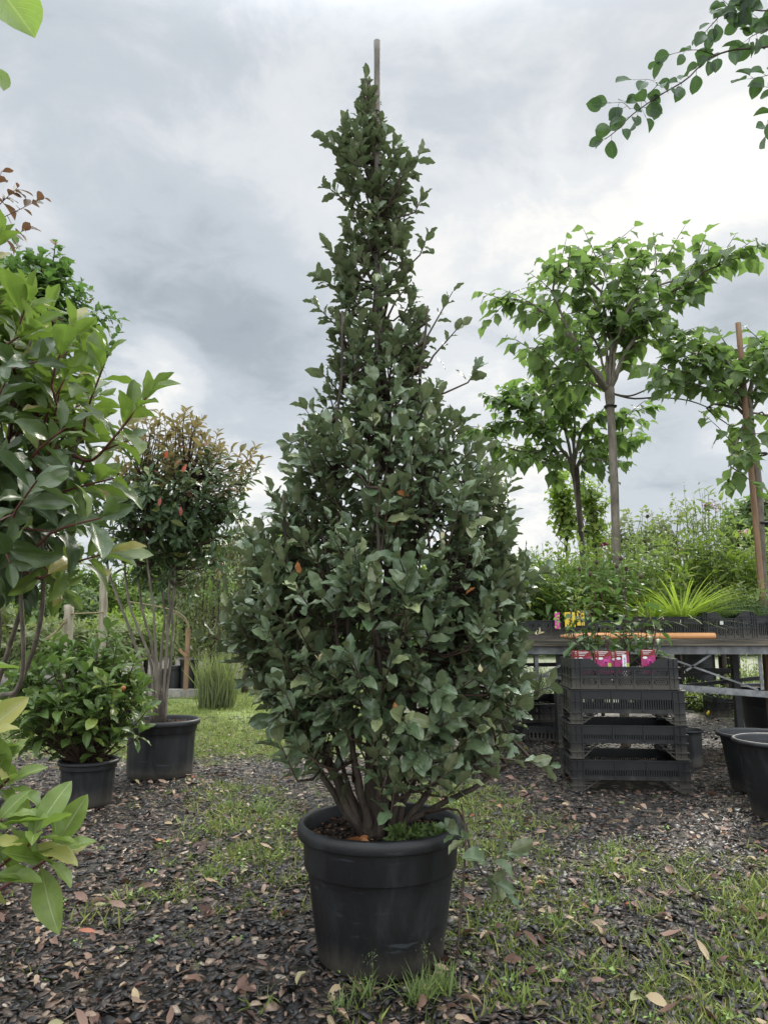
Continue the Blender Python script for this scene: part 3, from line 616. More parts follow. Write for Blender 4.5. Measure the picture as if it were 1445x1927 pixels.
def tall_left():
    Y = 1.72; root = np.array([-1.50, 2.55, 0.]); cc = at(-10, 830, Y)
    T = thing('broad_leaved_shrub', 'large close broadleaf shrub with long glossy leaves on red stems filling the left edge', 'shrub', root)
    POTS.append((root[0], root[1], .15)); potmesh(T, root, .19, .15, .30)
    st = MB(); nodes = []
    for (x0, y0), (x1, y1), (x2, y2) in (((75, 1180), (78, 1010), (60, 900)), ((38, 1290), (40, 1120), (20, 900)), ((0, 1200), (-40, 900), (-60, 600)), ((-20, 1200), (20, 800), (60, 640)), ((40, 1150), (110, 950), (150, 820))):
        P = curve([root+[0, 0, .26], at(x0-60, 1330, 2.3), at(x0, y0, 2.0), at(x1, y1, Y+.1), at(x2, y2, Y)], 22)
        st.tube(P, np.linspace(.009, .004, 22)*1.0, 7); nodes.append(P)
    st.build('stem', M_barkg, T, smooth=True)
    A = np.vstack([p[9:] for p in nodes])
    def grow(tips, dirs, k, L, mat, sl, name, **kw):
        tips = np.asarray(tips); dirs = nrm(dirs); bs = tips-dirs*sl
        pos, dd, nn, sz, si = shoots(bs, tips, k, L, **kw); cloud(name, T_phot, pos, dd, nn, sz, mat, T)
        m = MB()
        for b_, t_, d_ in zip(bs, tips, dirs):
            q = A[np.argmin(((A-(b_-d_*.1))**2).sum(1))]
            m.tube(curve([q, (q+b_)/2+[0, 0, -.03], b_, t_], 9), np.linspace(.0055, .0018, 9), 5, cap=False)
        m.build('twig', M_redtwig, T, smooth=True)
    # visible outer branches, placed one by one
    V_ = [((80, 760), (140, 610), 1.55, 12), ((165, 770), (205, 665), 1.62, 10), ((190, 855), (275, 748), 1.60, 11), ((30, 640), (55, 560), 1.6, 10), ((-30, 560), (0, 450), 1.55, 10), ((100, 930), (215, 900), 1.62, 10), ((120, 1065), (205, 1040), 1.6, 9),
          ((60, 1040), (120, 1110), 1.7, 8), ((150, 870), (240, 830), 1.75, 9), ((60, 860), (130, 800), 1.5, 10), ((40, 950), (70, 905), 1.42, 9), ((100, 1000), (190, 975), 1.5, 9), ((0, 1000), (20, 1060), 1.45, 8), ((-20, 800), (10, 720), 1.45, 9), ((10, 700), (70, 680), 1.5, 9)]
    tips = [at(*b_, Y_) for a, b_, Y_, k in V_]; dirs = [at(*b_, Y_)-at(*a, Y_+.05) for a, b_, Y_, k in V_]
    grow(tips[:8], dirs[:8], 11, .106, M_lau, .14, 'foliage', t0=.0, sp0=72, sp1=20, up=.3, jit=.3)
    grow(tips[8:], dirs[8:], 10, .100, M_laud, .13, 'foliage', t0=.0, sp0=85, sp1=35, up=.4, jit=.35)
    n = 185; P = []; 
    while len(P) < n:
        v = rng.uniform(-1, 1, 3)
        if .25 < (v**2).sum() < 1: P.append(v)
    P = np.array(P); px = -30+225*P[:, 0]; py = 815+325*P[:, 1]-60*(P[:, 0] < 0); YY = 1.85+.38*P[:, 2]
    tp = np.array([at(a, b_, c) for a, b_, c in zip(px, py, YY)]); dr = nrm(tp-at(-80, 950, 1.9))+[0, 0, .5]+rng.normal(0, .3, tp.shape)
    up_ = py < 830
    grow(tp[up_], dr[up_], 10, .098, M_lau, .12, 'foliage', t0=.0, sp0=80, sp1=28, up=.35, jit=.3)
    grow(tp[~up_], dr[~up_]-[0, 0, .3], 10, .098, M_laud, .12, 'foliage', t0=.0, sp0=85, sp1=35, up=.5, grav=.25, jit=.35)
tall_left()
def near_left():
    root = np.array([-1.02, 1.28, 0.])
    T = thing('young_leafy_shrub', 'pale yellow green young shrub reaching in from the lower left edge', 'shrub', root)
    potmesh(T, root, .14, .11, .24)
    V_ = [((20, 1625), (70, 1565), 1.12), ((60, 1640), (105, 1600), 1.16), ((-20, 1500), (22, 1470), 1.18), ((-40, 1580), (0, 1545), 1.12), ((-80, 1290), (-45, 1240), 1.18), ((-80, 1420), (-45, 1390), 1.14), ((-50, 1670), (-15, 1650), 1.1), ((-60, 1360), (-15, 1430), 1.2), ((-90, 1500), (-50, 1440), 1.15)]
    tips = np.array([at(*b_, Y_) for a, b_, Y_ in V_]); dirs = nrm(np.array([at(*b_, Y_)-at(*a, Y_+.02) for a, b_, Y_ in V_]))
    shrub_from(T, tips, root, 9, .078, T_phot, M_lit, .045, .005, rings=dirs, node=root+[0, 0, .24], sp0=80, sp1=32, up=.4, t0=.0, jit=.3)
near_left()
def small_bush():
    g = gnd(165, 1526); c = np.array([at(165, 1500, g[1]+.13)[0], g[1]+.12, 0.]); Y = c[1]
    POTS.append((c[0], Y, .13))
    T = thing('potted_bush', 'low leafy green bush in a round black pot in front of the multi stemmed tree', 'bush', c)
    zr = at(165, 1434, Y-.1)[2]; rt = (at(218, 1440, Y)[0]-at(112, 1440, Y)[0])/2
    potmesh(T, c, rt, rt*.83, zr, band=.2, rim=.02, flutes=24)
    n = 150; P = []
    while len(P) < n:
        v = rng.uniform(-1, 1, 3)
        if .3 < (v**2).sum() < 1 and v[2] > -.85: P.append(v)
    P = np.array(P); cc = at(148, 1310, Y); R = np.array([.345, .31, .275])
    tp = cc+P*R; tp[:, 2] = np.maximum(tp[:, 2], zr-.02)
    tp = np.vstack([tp, [at(x, y, Y-.05) for x, y in ((222, 1205), (205, 1185), (260, 1290), (280, 1330), (100, 1215), (70, 1250), (255, 1240), (60, 1330), (270, 1370), (75, 1395))]])
    shrub_from(T, tp, c, 9, .092, T_phot, M_bush, .09, .006, node=c+[0, 0, zr-.03], sp0=80, sp1=30, up=.4, twig=M_twig)
    m = MB(); q = at(233, 1295, Y-.25); m.lathe([(1e-4, -.012), (.009, -.008), (.012, 0), (.009, .008), (1e-4, .013)], q, 10); tag(m.build('withered_bloom', M_dead, T, True), 'withered orange bloom')
small_bush()
def multi_stem():
    g = gnd(302, 1472); c = np.array([at(302, 1460, g[1]+.2)[0], g[1]+.19, 0.]); Y = c[1]
    POTS.append((c[0], Y, .18))
    T = thing('multi_stemmed_tree', 'potted small tree with many bare grey stems under a dark bronze tipped crown', 'tree', c)
    rt = (at(375, 1350, Y)[0]-at(240, 1350, Y)[0])/2; zr = at(305, 1352, Y)[2]
    potmesh(T, c, rt, rt*.86, zr, band=.22, rim=.03, flutes=18)
    A = []
    rootp = at(302, 1345, Y)
    for x0, pts in ((288, [(262, 1230), (208, 1085), (195, 1010)]), (292, [(285, 1250), (245, 1140), (236, 1060)]), (296, [(292, 1250), (268, 1140), (256, 1040)]), (300, [(296, 1250), (290, 1160), (276, 1040)]), (302, [(303, 1240), (310, 1150), (296, 1030)]),
                    (306, [(313, 1230), (320, 1130), (322, 1030)]), (309, [(322, 1230), (326, 1130), (330, 1020)]), (300, [(312, 1260), (318, 1180), (340, 1000)])):
        m = MB(); q = at(x0, 1352, Y); q[2] = zr*.85; dy = rng.uniform(-.1, .1)
        P = curve([q]+[at(a, b_, Y+dy*(i+1)/2) for i, (a, b_) in enumerate(pts)]+[at(pts[-1][0]*1.0+(pts[-1][0]-300)*.3, 900, Y+dy*2)], 18)+rng.normal(0, .003, (18, 3)); m.tube(P, np.linspace(.0102, .0055, 18), 7); A.append(P[8:])
        m.build('stem', M_barkg, T, smooth=True)
    m = MB(); m.tube([rootp*[1, 1, 0]+[0, 0, zr*.8], rootp+[0, 0, .02], rootp+[0, 0, .12]], [.045, .032, .014], 10); m.build('root_collar', M_bark, T, True)
    A = np.vstack(A); P = []
    while len(P) < 430:
        v = rng.uniform(-1, 1, 3)
        if .2 < (v**2).sum() < 1: P.append(v)
    P = np.array(P); P *= (1+.16*np.sin(P[:, :1]*5+1)*np.cos(P[:, 2:]*6)+.08*np.sin(P[:, 1:2]*9)); cc = at(330, 945, Y); tp = cc+P*np.array([.54, .44, .55]); 
    tp = tp[~((tp[:, 2] < cc[2]-.3) & (np.abs(tp[:, 0]-cc[0]) > .38))]
    ext = [(340, 795), (300, 775), (275, 780), (380, 820), (410, 840), (440, 880), (475, 890), (450, 925), (240, 800), (260, 775), (355, 810), (425, 900), (395, 850), (205, 960), (420, 960), (455, 960), (400, 1040), (190, 1040), (310, 790), (370, 1065)]
    tp = np.vstack([tp, [at(a, b_, Y+rng.uniform(-.2, .2)) for a, b_ in ext]])
    d = nrm(nrm(tp-cc)+[0, 0, .6]+rng.normal(0, .25, tp.shape)); bs = tp-d*.10
    top = (tp[:, 2]-cc[2]) > .20+rng.normal(0, .10, len(tp))
    for msk, mt, nm in ((~top, M_multi, 'foliage'), (top, M_bronze, 'new_growth')):
        pos, dd, nn, sz, si = shoots(bs[msk], tp[msk], 9, .075, .0, 85, 25, .3, .05); cloud(nm, T_photS, pos, dd, nn, sz, mt, T)
    for x, y in ((313, 845), (303, 935), (341, 952), (352, 872)): cloud('red_leaf', T_photS, [at(x, y, Y-.46)], [rng.normal(0, .3, 3)+[0, 0, -1]], [rng.normal(0, .5, 3)+[0, -1, 0]], .062, M_red, T)
    m = MB()
    for b_, t_ in zip(bs, tp):
        q = A[np.argmin(((A-b_)**2).sum(1)+.6*np.clip(A[:, 2]-b_[2], 0, 9))]; m.tube([q, (q+b_)/2+[0, 0, -.02], b_, t_], [.006, .0045, .003, .001], 4, cap=False)
    m.build('branch', M_twig, T, smooth=True)
multi_stem()
# ------------------------------------------------------------------ generic crown on a trunk
def tree(name, label, root, crown, rxyz, n, k, L, tm, mat, trunk=None, tr=.05, sl=.3, up=.5, grav=.2, bark=M_bark, group=None, cat='tree', ext=(), hollow=.25, sp0=80, sp1=30, nb=9, lumps=0, flat=None, ud=.5):
    root = np.asarray(root, float); crown = np.asarray(crown, float); R = np.asarray(rxyz, float)
    T = thing(name, label, cat, root, group)
    P = []
    while len(P) < n:
        v = rng.uniform(-1, 1, 3); r2 = (v**2).sum()
        if hollow < r2 < 1: P.append(v)
    P = np.array(P)
    if lumps:
        cen = nrm(rng.normal(0, 1, (lumps, 3)))*.62; P = cen[rng.integers(0, lumps, n)]+P*.42
    tp = crown+P*R
    tp[:, 2] = np.maximum(tp[:, 2], root[2]+.05)
    if len(ext): tp = np.vstack([tp, ext])
    d = nrm(nrm((tp-crown)/R)*1.0+[0, 0, ud]+rng.normal(0, .3, tp.shape)); bs = tp-d*sl
    pos, dd, nn, sz, si = shoots(bs, tp, k, L, .1, sp0, sp1, up, grav); cloud('crown', tm, pos, dd, nn, sz, mat, T)
    m = MB(); P = curve(trunk if trunk is not None else [root, (root+crown)/2+[.02, 0, 0], crown], 14); m.tube(P, np.linspace(tr, tr*.55, 14), 9); 
    nd = P[-4:]
    for i in rng.choice(len(tp), min(len(tp), nb*6), replace=False):
        q = nd[rng.integers(0, 4)]; m.tube(curve([q, (q+bs[i])/2+[0, 0, -.04], bs[i], tp[i]], 7), np.linspace(tr*.3, tr*.05, 7), 4, cap=False)
    m.build('trunk', bark, T, smooth=True)
    return T
M_liq = leafmat('star_leaf', (.060, .115, .035), (.10, .17, .05), (.10, .15, .06), accent=(.22, .10, .04), acc_p=.93, rough=.5, trans=.35, rib=(.1, .15, .06), veins=0)
c = at(70, 610, 8.5)
tree('tall_leafy_tree', 'tall tree with small pointed green leaves rising behind the close broadleaf shrub', [c[0]-.6, 8.5, 0], c, (.85, .7, .95), 330, 8, .15, T_mulb, M_liq, tr=.07, sl=.3, grav=.3, lumps=9,
     ext=[at(x, y, 8.5) for x, y in ((105, 455), (115, 470), (120, 500), (130, 520), (60, 480), (30, 460), (195, 580), (215, 590), (225, 600), (205, 615), (222, 625), (190, 600), (180, 620), (140, 560), (205, 650), (135, 585), (100, 500), (200, 575), (170, 700), (200, 740), (190, 690))])
c = at(-30, 420, 3.2)
T = thing('bronze_leaved_tree', 'slender tree with small bronze green leaves poking above the close broadleaf shrub', 'tree', [c[0]-.5, 3.2, 0])
m = MB(); m.tube(curve([[c[0]-.5, 3.2, 0], [c[0]-.4, 3.2, 1.4], c], 12), np.linspace(.02, .008, 12), 7); m.build('trunk', M_bark, T, smooth=True)
b_ = np.array([at(0, 412, 3.2), at(0, 385, 3.2), at(0, 450, 3.2), at(-30, 420, 3.2)]); t_ = np.array([at(82, 372, 3.2), at(35, 352, 3.2), at(50, 432, 3.2), at(5, 320, 3.2)])
m = MB()
for p, q in zip(b_, t_): m.tube(curve([c, p, q], 8), np.linspace(.004, .001, 8), 5, cap=False)
m.build('branch', M_redtwig, T, smooth=True)
pos, dd, nn, sz, si = shoots(b_, t_, 10, .062, .1, 60, 35, .6, .3); cloud('foliage', T_photS, pos, dd, nn, sz*1.15, M_purple, T, None, np.full(len(pos), 1.7))
# overhanging branches whose plants stand outside the view
T = thing('overhanging_leaf_branch', 'single large backlit green leaf hanging in at the top left corner', 'branch', at(-150, -40, 1.05))
m = MB(); m.tube(curve([at(-150, -40, 1.05), at(-60, -45, 1.05), at(20, -35, 1.05)], 8), np.linspace(.004, .002, 8), 6); m.build('twig', M_twig, T, smooth=True)
M_bl = leafmat('backlit_leaf', (.16, .24, .05), (.16, .24, .05), (.20, .29, .05), rough=.45, trans=.5, rib=(.35, .42, .15), ribw=.03, veins=.3, nv=8)
for p, d, nn, z in ((at(-8, -30, 1.05), at(84, 84, 1.04)-at(-8, -30, 1.05), [.1, -1, .15], .128), (at(-55, -45, 1.05), [.3, -.2, -1], [.3, -1, .2], .08), (at(-38, 110, 1.05), [.9, 0, -1.], [1, -.6, .2], .075), (at(-100, -40, 1.05), [-.3, 0, -1], [0, -1, .3], .09)):
    cloud('leaf', T_oval[:1], [p], [d], [nn], z, M_bl, T)
M_ov = leafmat('round_leaf', (.045, .085, .040), (.065, .11, .05), (.08, .125, .055), rough=.5, trans=.3, rib=(.1, .16, .07), veins=.05)
def twig_right():
    Y = 2.5; T = thing('overhanging_round_leaved_branch', 'thin branch with oval dark green leaves hanging into the top right corner', 'branch', at(1600, 60, Y))
    br = [([(1600, 60), (1445, 88), (1380, 94), (1330, 112), (1290, 150), (1240, 180), (1190, 215), (1160, 245), (1138, 262)], .006, 24), ([(1345, 104), (1310, 94), (1270, 100), (1245, 110)], .0025, 7), ([(1215, 180), (1235, 160), (1222, 150), (1195, 150)], .002, 5), ([(1185, 205), (1170, 193), (1140, 195)], .002, 6),
          ([(1600, -10), (1445, 20), (1380, 10), (1340, 45), (1325, 62)], .005, 16), ([(1400, 40), (1380, 20), (1350, -10)], .003, 10), ([(1600, 30), (1460, 50), (1420, 65), (1405, 75)], .004, 12), ([(1600, 130), (1480, 135), (1430, 145), (1410, 148)], .003, 8), ([(1600, 200), (1500, 210), (1450, 218), (1440, 250)], .003, 8), ([(1600, 170), (1500, 180), (1445, 165)], .003, 6), ([(1207, 180), (1206, 200), (1212, 215)], .0015, 3), ([(1420, -30), (1400, 10), (1420, 30)], .003, 8)]
    m = MB(); P_ = []; D_ = []; N_ = []; Z_ = []
    for pts, r, k in br:
        P = curve([at(x, y, Y+rng.normal(0, .02)) for x, y in pts], 26); m.tube(P, np.linspace(r*.8, r*.25, 26), 5)
        tot = np.linspace(.22 if r > .0045 else .05, 1, k)
        for i, t in enumerate(tot):
            q = P[min(25, int(t*25))]; tn = nrm(P[min(25, int(t*25)+1)]-P[max(0, int(t*25)-1)]); sd = 1 if i % 2 else -1
            d = nrm(tn*.5+np.array([-tn[2], rng.normal(0, .3), tn[0]])*sd*.8+[0, 0, -.35]+rng.normal(0, .25, 3)) if i < k-1 else tn
            m.tube([q, q+d*.012], [.0009, .0009], 4, cap=False)
            P_.append(q+d*.008); D_.append(d); N_.append(np.array([0, -1, .2])+rng.normal(0, .55, 3)); Z_.append(rng.uniform(.055, .088))
    m.build('twig', M_twig, T, smooth=True); cloud('foliage', T_oval, P_, D_, N_, Z_, M_ov, T)
twig_right()
# ------------------------------------------------------------------ pollarded large-leaved trees on the right
M_mul = leafmat('heart_leaf', (.090, .140, .055), (.135, .190, .070), (.15, .20, .09), accent=(.20, .30, .06), acc_p=.9, rough=.5, trans=.5, rib=(.16, .24, .09), veins=.15, nv=6)
M_mulp = leafmat('pale_heart_leaf', (.095, .155, .05), (.15, .22, .07), (.16, .23, .09), accent=(.26, .34, .08), acc_p=.88, rough=.5, trans=.4, rib=(.2, .28, .1), veins=.1, nv=6)
def pollard(name, label, Y, trunk, limbs, L, mat, stake=None, tr=.034, seed=1, tiepx=None, sub=7, leaves=7, dep=.5, group=None, bow=(), smat=None):
    r = np.random.default_rng(seed); root = np.array([*at(*trunk[0], Y)[:2], 0.])
    T = thing(name, label, 'tree', root, group)
    P = curve([root]+[at(x, y, Y) for x, y in trunk], 24); n = len(P); R = np.linspace(tr*1.08, tr*.9, n)
    R = R*(1+.035*np.sin(np.arange(n)*2.1)); R[-1] *= 1.35; R[-2] *= 1.25
    m = MB(); m.tube(P, R, 12); m.build('trunk', M_barkg, T, smooth=True)
    head = P[-1]; tm_ = MB(); tw = MB(); B = []; E_ = []
    for j, (pts, rr) in enumerate(limbs):
        dy = r.uniform(-dep, dep); q = [head+[0, 0, -.03]]+[at(x, y, Y+dy*(i+1)/len(pts)) for i, (x, y) in enumerate(pts)]
        Q = curve(q, 16)+np.vstack([[0, 0, 0], r.normal(0, .008, (15, 3))]); tm_.tube(Q, np.linspace(rr, .004, 16), 7)
        ntw = max(3, int(sub*np.linalg.norm(Q[-1]-Q[0])/.9))
        for k in range(ntw):
            t = .30+.70*k/(ntw-1) if ntw > 1 else 1; p = Q[min(15, int(t*15))]
            ax_ = nrm(Q[-1]-Q[8]); d = nrm(ax_*.7+r.normal(0, .7, 3)*[1, 1.2, .55]+[0, 0, .15]) if k < ntw-1 else ax_
            e = p+d*r.uniform(.18, .36)*(1 if k < ntw-1 else .5); B.append(p); E_.append(e); tw.tube([p, (p+e)/2+[0, 0, .012], e], [.005, .0035, .0015], 4, cap=False)
    for pts in bow: tw.tube(curve([at(x, y, Y) for x, y in pts], 16), np.linspace(.009, .004, 16), 6)
    tm_.build('limb', M_barkg, T, smooth=True); tw.build('twig', M_bark, T, smooth=True)
    B = np.array(B); E_ = np.array(E_); st_ = rng
    pos, dd, nn, sz, si = shoots(B, E_, leaves, L, .05, 70, 45, .0, .55, .3)
    dd = nrm(dd*[1, 1, .5]+[0, 0, -.22]); nn = np.array([0, 0, 1.])+rng.normal(0, .28, nn.shape)
    cloud('crown', T_mulb, pos, dd, nn, sz, mat, T)
    if stake:
        (a, za), (b_, dyS) = stake; c0 = at(*a, Y-dyS); c1 = at(*b_[:2], Y-dyS) if len(b_) > 1 else None
        c0[2] = za; m = MB(); m.tube(np.linspace(0, 1, 12)[:, None]*(c1-c0)+c0, .022, 10); m.build('stake', smat or M_stake, T, smooth=True)
    for x, y in (tiepx or ()):
        q = at(x, y, Y); m = MB(); m.tube([q+[.045*math.cos(a), .045*math.sin(a), 0] for a in np.linspace(0, 6.28, 14)], .009, 6); m.build('tie', M_tie, T, smooth=True)
    return T
pollard('standard_tree', 'grey trunked standard tree with wide flat crown of heart shaped leaves', 5.6,
        [(1168, 1230), (1160, 1060), (1154, 880), (1146, 730)],
        [([(1110, 690), (1085, 655), (1050, 650), (1010, 655)], .03), ([(1095, 670), (1040, 600), (985, 570), (935, 560)], .024), ([(1165, 690), (1178, 655), (1190, 640), (1240, 620)], .022), ([(1148, 640), (1130, 560), (1100, 500), (1150, 470)], .02),
         ([(1150, 660), (1170, 590), (1210, 530), (1260, 480)], .02), ([(1190, 640), (1250, 560), (1330, 510), (1400, 480)], .02), ([(1160, 640), (1200, 560), (1290, 520), (1340, 500)], .018), ([(1110, 690), (1060, 600), (1040, 530), (1070, 505)], .018),
         ([(1100, 720), (1060, 720), (1020, 740)], .014), ([(1130, 600), (1090, 540), (1050, 520)], .014), ([(1170, 620), (1230, 590), (1290, 560)], .014), ([(1150, 600), (1170, 520), (1200, 480)], .014), ([(1185, 650), (1260, 640), (1300, 640)], .012),
         ([(1110, 690), (1040, 690), (990, 650)], .012), ([(1120, 640), (1060, 560), (1000, 590)], .012)],
        .135, M_mul, None, seed=4, tiepx=[(1148, 765)], sub=10, leaves=6, bow=[[(1150, 740), (1185, 745), (1230, 728), (1290, 715)], [(1150, 740), (1190, 750), (1240, 748), (1300, 755), (1360, 780)]])
pollard('staked_standard_tree', 'standard tree tied to a tall brown stake at the right edge, leaves drooping', 5.4,
        [(1440, 1200), (1432, 1060), (1424, 900), (1405, 770)],
        [([(1370, 720), (1320, 690), (1275, 680)], .02), ([(1380, 700), (1340, 650), (1290, 650)], .016), ([(1420, 700), (1460, 660), (1520, 650)], .02), ([(1400, 700), (1390, 660), (1350, 660)], .014), ([(1360, 760), (1330, 770), (1370, 800)], .014),
         ([(1450, 740), (1520, 730)], .014), ([(1400, 800), (1380, 850), (1372, 890)], .008), ([(1430, 700), (1440, 670), (1440, 650)], .014), ([(1380, 740), (1330, 730), (1290, 720)], .012), ([(1450, 780), (1480, 800)], .01), ([(1350, 700), (1290, 700), (1250, 690)], .012)],
        .13, M_mul, (((1440, 1200), .0), ((1388, 608), .07)), seed=8, tiepx=[(1430, 855), (1436, 985)], sub=11, leaves=7)
pollard('small_standard_tree', 'smaller standard tree with dense pale green crown standing behind the grey trunk', 6.9,
        [(1100, 1180), (1096, 1040), (1088, 950), (1078, 880)],
        [([(1040, 820), (980, 770), (940, 760)], .02), ([(1060, 800), (1030, 740), (1040, 720)], .018), ([(1100, 800), (1150, 790), (1200, 770)], .018), ([(1040, 850), (990, 850), (930, 840)], .016), ([(1120, 850), (1170, 840), (1190, 825)], .016), ([(1080, 800), (1090, 740), (1100, 720)], .016),
         ([(1060, 850), (1020, 870), (1040, 880)], .012), ([(1100, 860), (1140, 870)], .012), ([(1000, 800), (930, 800), (900, 810)], .014), ([(1070, 780), (1000, 730)], .012), ([(1110, 830), (1150, 820)], .012), ([(1010, 780), (960, 740)], .01), ([(1050, 860), (960, 860), (930, 870)], .01)],
        .13, M_mulp, (((1104, 1180), .0), ((1085, 880), .05)), seed=12, tr=.03, tiepx=[(1096, 1000)], smat=M_bark, sub=12, leaves=8)
# ------------------------------------------------------------------ crates
def rotz(a): return np.array([[math.cos(a), -math.sin(a), 0], [math.sin(a), math.cos(a), 0], [0, 0, 1.]])
def crate(loc, rz, label, group=None, w=.6, d=.4, h=.15, style='slot', leg=0., name='plastic_crate', post=.03, detail=True):
    """tray with floor grid, four side panels of real bars, corner posts; leg>0 carries the tray on tall corner posts"""
    T = thing(name, label, 'crate', loc, group, rz, local=True)
    z0 = leg; t = .006
    fl = MB(); nx, ny = (20, 13) if detail else (8, 5)
    for i in range(nx+1): fl.box((-w/2+.012+(w-.024)*i/nx, 0, z0+.006), (.005, d-.02, .006))
    for j in range(ny+1): fl.box((0, -d/2+.012+(d-.024)*j/ny, z0+.0115), (w-.02, .005, .005))
    fl.build('floor_grid', M_crate, T)
    for (L_, ang, off, ex) in ((w, 0, d/2, 1), (w, PI, d/2, 1), (d, PI/2, w/2, 0), (d, -PI/2, w/2, 0)):
        m = MB(); Lp = L_-2*post-.002; R = rotz(ang)
        def bx(x, z, sx, sz, th=t, dy=0.): c_ = R@np.array([x, -off+th/2+dy, z]); m.box(c_, (sx, th, sz), R)
        z1 = z0+h
        bx(0, z0+.010, Lp, .020); bx(0, z1-.010, Lp, .020)
        bx(0, z0+.001, Lp, .004, .018, -.007); bx(0, z1-.0015, Lp, .005, .020, -.009)
        if style == 'slot':
            bx(0, z1-.034, Lp, .030, t-.001, .0005); n = int(Lp/(.0125 if detail else .03))
            for i in range(n): bx(-Lp/2+(i+.5)*Lp/n, (z0+.018+z1-.045)/2, Lp/n*.52, h-.061, t-.0015, .0007)
            for i in (-1, 1): bx(i*Lp/6, z0+h/2, .006, h-.01, .012, -.005)
        else:
            zm = z0+h*.52; bx(0, zm, Lp, .018, t-.001, .0005); bx(0, zm, Lp, .004, .016, -.006)
            n = 5 if L_ == w else 3
            for i in range(n+1): bx(-Lp/2+i*Lp/n*.998, z0+h/2, .022, h-.004, t-.002, .001); bx(-Lp/2+i*Lp/n*.998, z0+h/2, .004, h, .013, -.004)
            for lo, hi in ((z0+.018, zm-.007), (zm+.007, z1-.018)):
                for i in range(n):
                    xa = -Lp/2+i*Lp/n+.010; xb = xa+Lp/n-.020; hh = hi-lo; q = int((xb-xa)/.0115)
                    for k in range(-4, q+1):
                        for sgn in (1, -1):
                            xs0 = xa+k*(xb-xa)/q; dx = hh*.62; a0, a1 = (xs0, xs0+dx) if sgn > 0 else (xs0+dx, xs0); za, zb = lo, hi
                            if max(a0, a1) > xb+.001 or min(a0, a1) < xa-.001: continue
                            pa = R@np.array([a0, -off+t*.5+.0004*sgn, za]); pb = R@np.array([a1, -off+t*.5+.0004*sgn, zb]); m.bar(pa, pb, .0052, .0034, up=R@np.array([0, 1, 0.]))
        m.build('side_panel', M_crate, T)
    for sx in (-1, 1):
        for sy in (-1, 1):
            m = MB(); X = sx*(w/2-post/2); Yc = sy*(d/2-post/2); zt = z0+h+(.045 if style != 'slot' else .001)
            for (a, b_, c_, e) in ((X, sy*(d/2-.004), post*1.0, .008), (sx*(w/2-.004), sy*(d/2-post/2-.004), .008, post-.009)):
                m.box((a, b_, zt/2), (c_, e, zt))
            for zz_ in ([z0+.002, z0+h*.5, z0+h-.002]+([leg*.45, .004] if leg else [])): m.box((sx*(w/2-post/2+.005), sy*(d/2-post/2+.005), zz_), (post+.012, post+.012, .005))
            m.box((sx*(w/2-post-.002), sy*(d/2+.0035), zt/2), (.005, .007, zt-.003)); m.box((sx*(w/2-post*.5), sy*(d/2+.003), zt/2), (.004, .006, zt-.003))
            gl = .085
            if leg:      # gusset between post and tray
                for k in range(5): f = k/4; m.box((sx*(w/2-post-gl*(1-f)/2-.001), sy*(d/2-.006-.0003*k), leg*(.98-.9*f)-.006), (gl*(1-f)+.004, .005, .006))
                m.bar((sx*(w/2-post-gl), sy*(d/2-.0045), leg), (sx*(w/2-post), sy*(d/2-.0045), leg*.05), .006, .006, up=(0, 1, 0))
                m.bar((sx*(w/2-post*.6-gl*.55), sy*(d/2-.009), leg), (sx*(w/2-post*.9), sy*(d/2-.009), leg*.35), .006, .004, up=(0, 1, 0))
            if style != 'slot':    # raised end with sloping shoulder
                for k in range(6): f = (k+.5)/6; m.box((sx*(w/2-post-(.115-.055*f)/2), sy*(d/2-.004-.0002*k), z0+h+.045*f), ((.115-.055*f), .007, .0079))
                m.box((sx*(w/2-.004), 0, z0+h+.0225), (.0075, (d-2*post-.002) if sy > 0 else .001, .044)) if sy > 0 else None
            m.build('corner_post', M_crate, T)
    return T
gS = 'black crates stacked on the mulch'
g0 = gnd(1190, 1492); SX, SY = g0[0]+.02, g0[1]+.21; RZ = -.10
def up(z): return (SX, SY, z)
crate((SX, SY, .003), RZ, 'lowest black crate of the tall stack, legs standing on the mulch', gS, .62, .41, .100, 'slot', .062, post=.058)
crate((SX-.004, SY+.003, .169), RZ+.01, 'second black crate from the ground in the tall stack', gS, .61, .40, .093, 'slot', .085, post=.058)
crate((SX+.003, SY, .351), RZ-.012, 'third black crate from the ground, directly under the one holding plants', gS, .61, .40, .122, 'slot', .062, post=.058)
TOPZ = .541
topc = crate((SX-.006, SY-.002, TOPZ), RZ+.015, 'topmost black crate of the tall stack, holding plants with red picture labels', gS, .575, .39, .120, 'mesh', 0., post=.045)
POTS.append((SX-.1, SY, .2)); POTS.append((SX+.15, SY, .2))
# ------------------------------------------------------------------ loose pots on the right
def loose_pot(x0, x1, yrim, ybase, label, group, name='flower_pot', Yf=None, soil=.0, taper=.80, **kw):
    g = gnd((x0+x1)/2, ybase); Y = g[1] if Yf is None else Yf
    rt = None; yc = Y
    for _ in range(4): rt = (at(x1, yrim, yc)[0]-at(x0, yrim, yc)[0])/2; yc = Y+rt*taper*.95
    c = np.array([at((x0+x1)/2, (yrim+ybase)/2, yc)[0], yc, 0.]); zr = at(x0, yrim, yc)[2]
    T = thing(name, label, 'pot', c, group); POTS.append((c[0], yc, rt*taper)); potmesh(T, c, rt, rt*taper, zr, soil=soil, k=56, **kw); return T, c, rt, zr
gP = 'empty black nursery pots on the right'
loose_pot(1392, 1560, 1390, 1555, 'biggest empty black pot, cut off by the right edge, dusty with swirled scratches', gP, taper=.70, flutes=0, band=.08, rim=.02)
loose_pot(1358, 1500, 1378, 1500, 'empty black pot leaning just behind the biggest empty pot at the right edge', gP, taper=.72, flutes=0, band=.08, rim=.02)
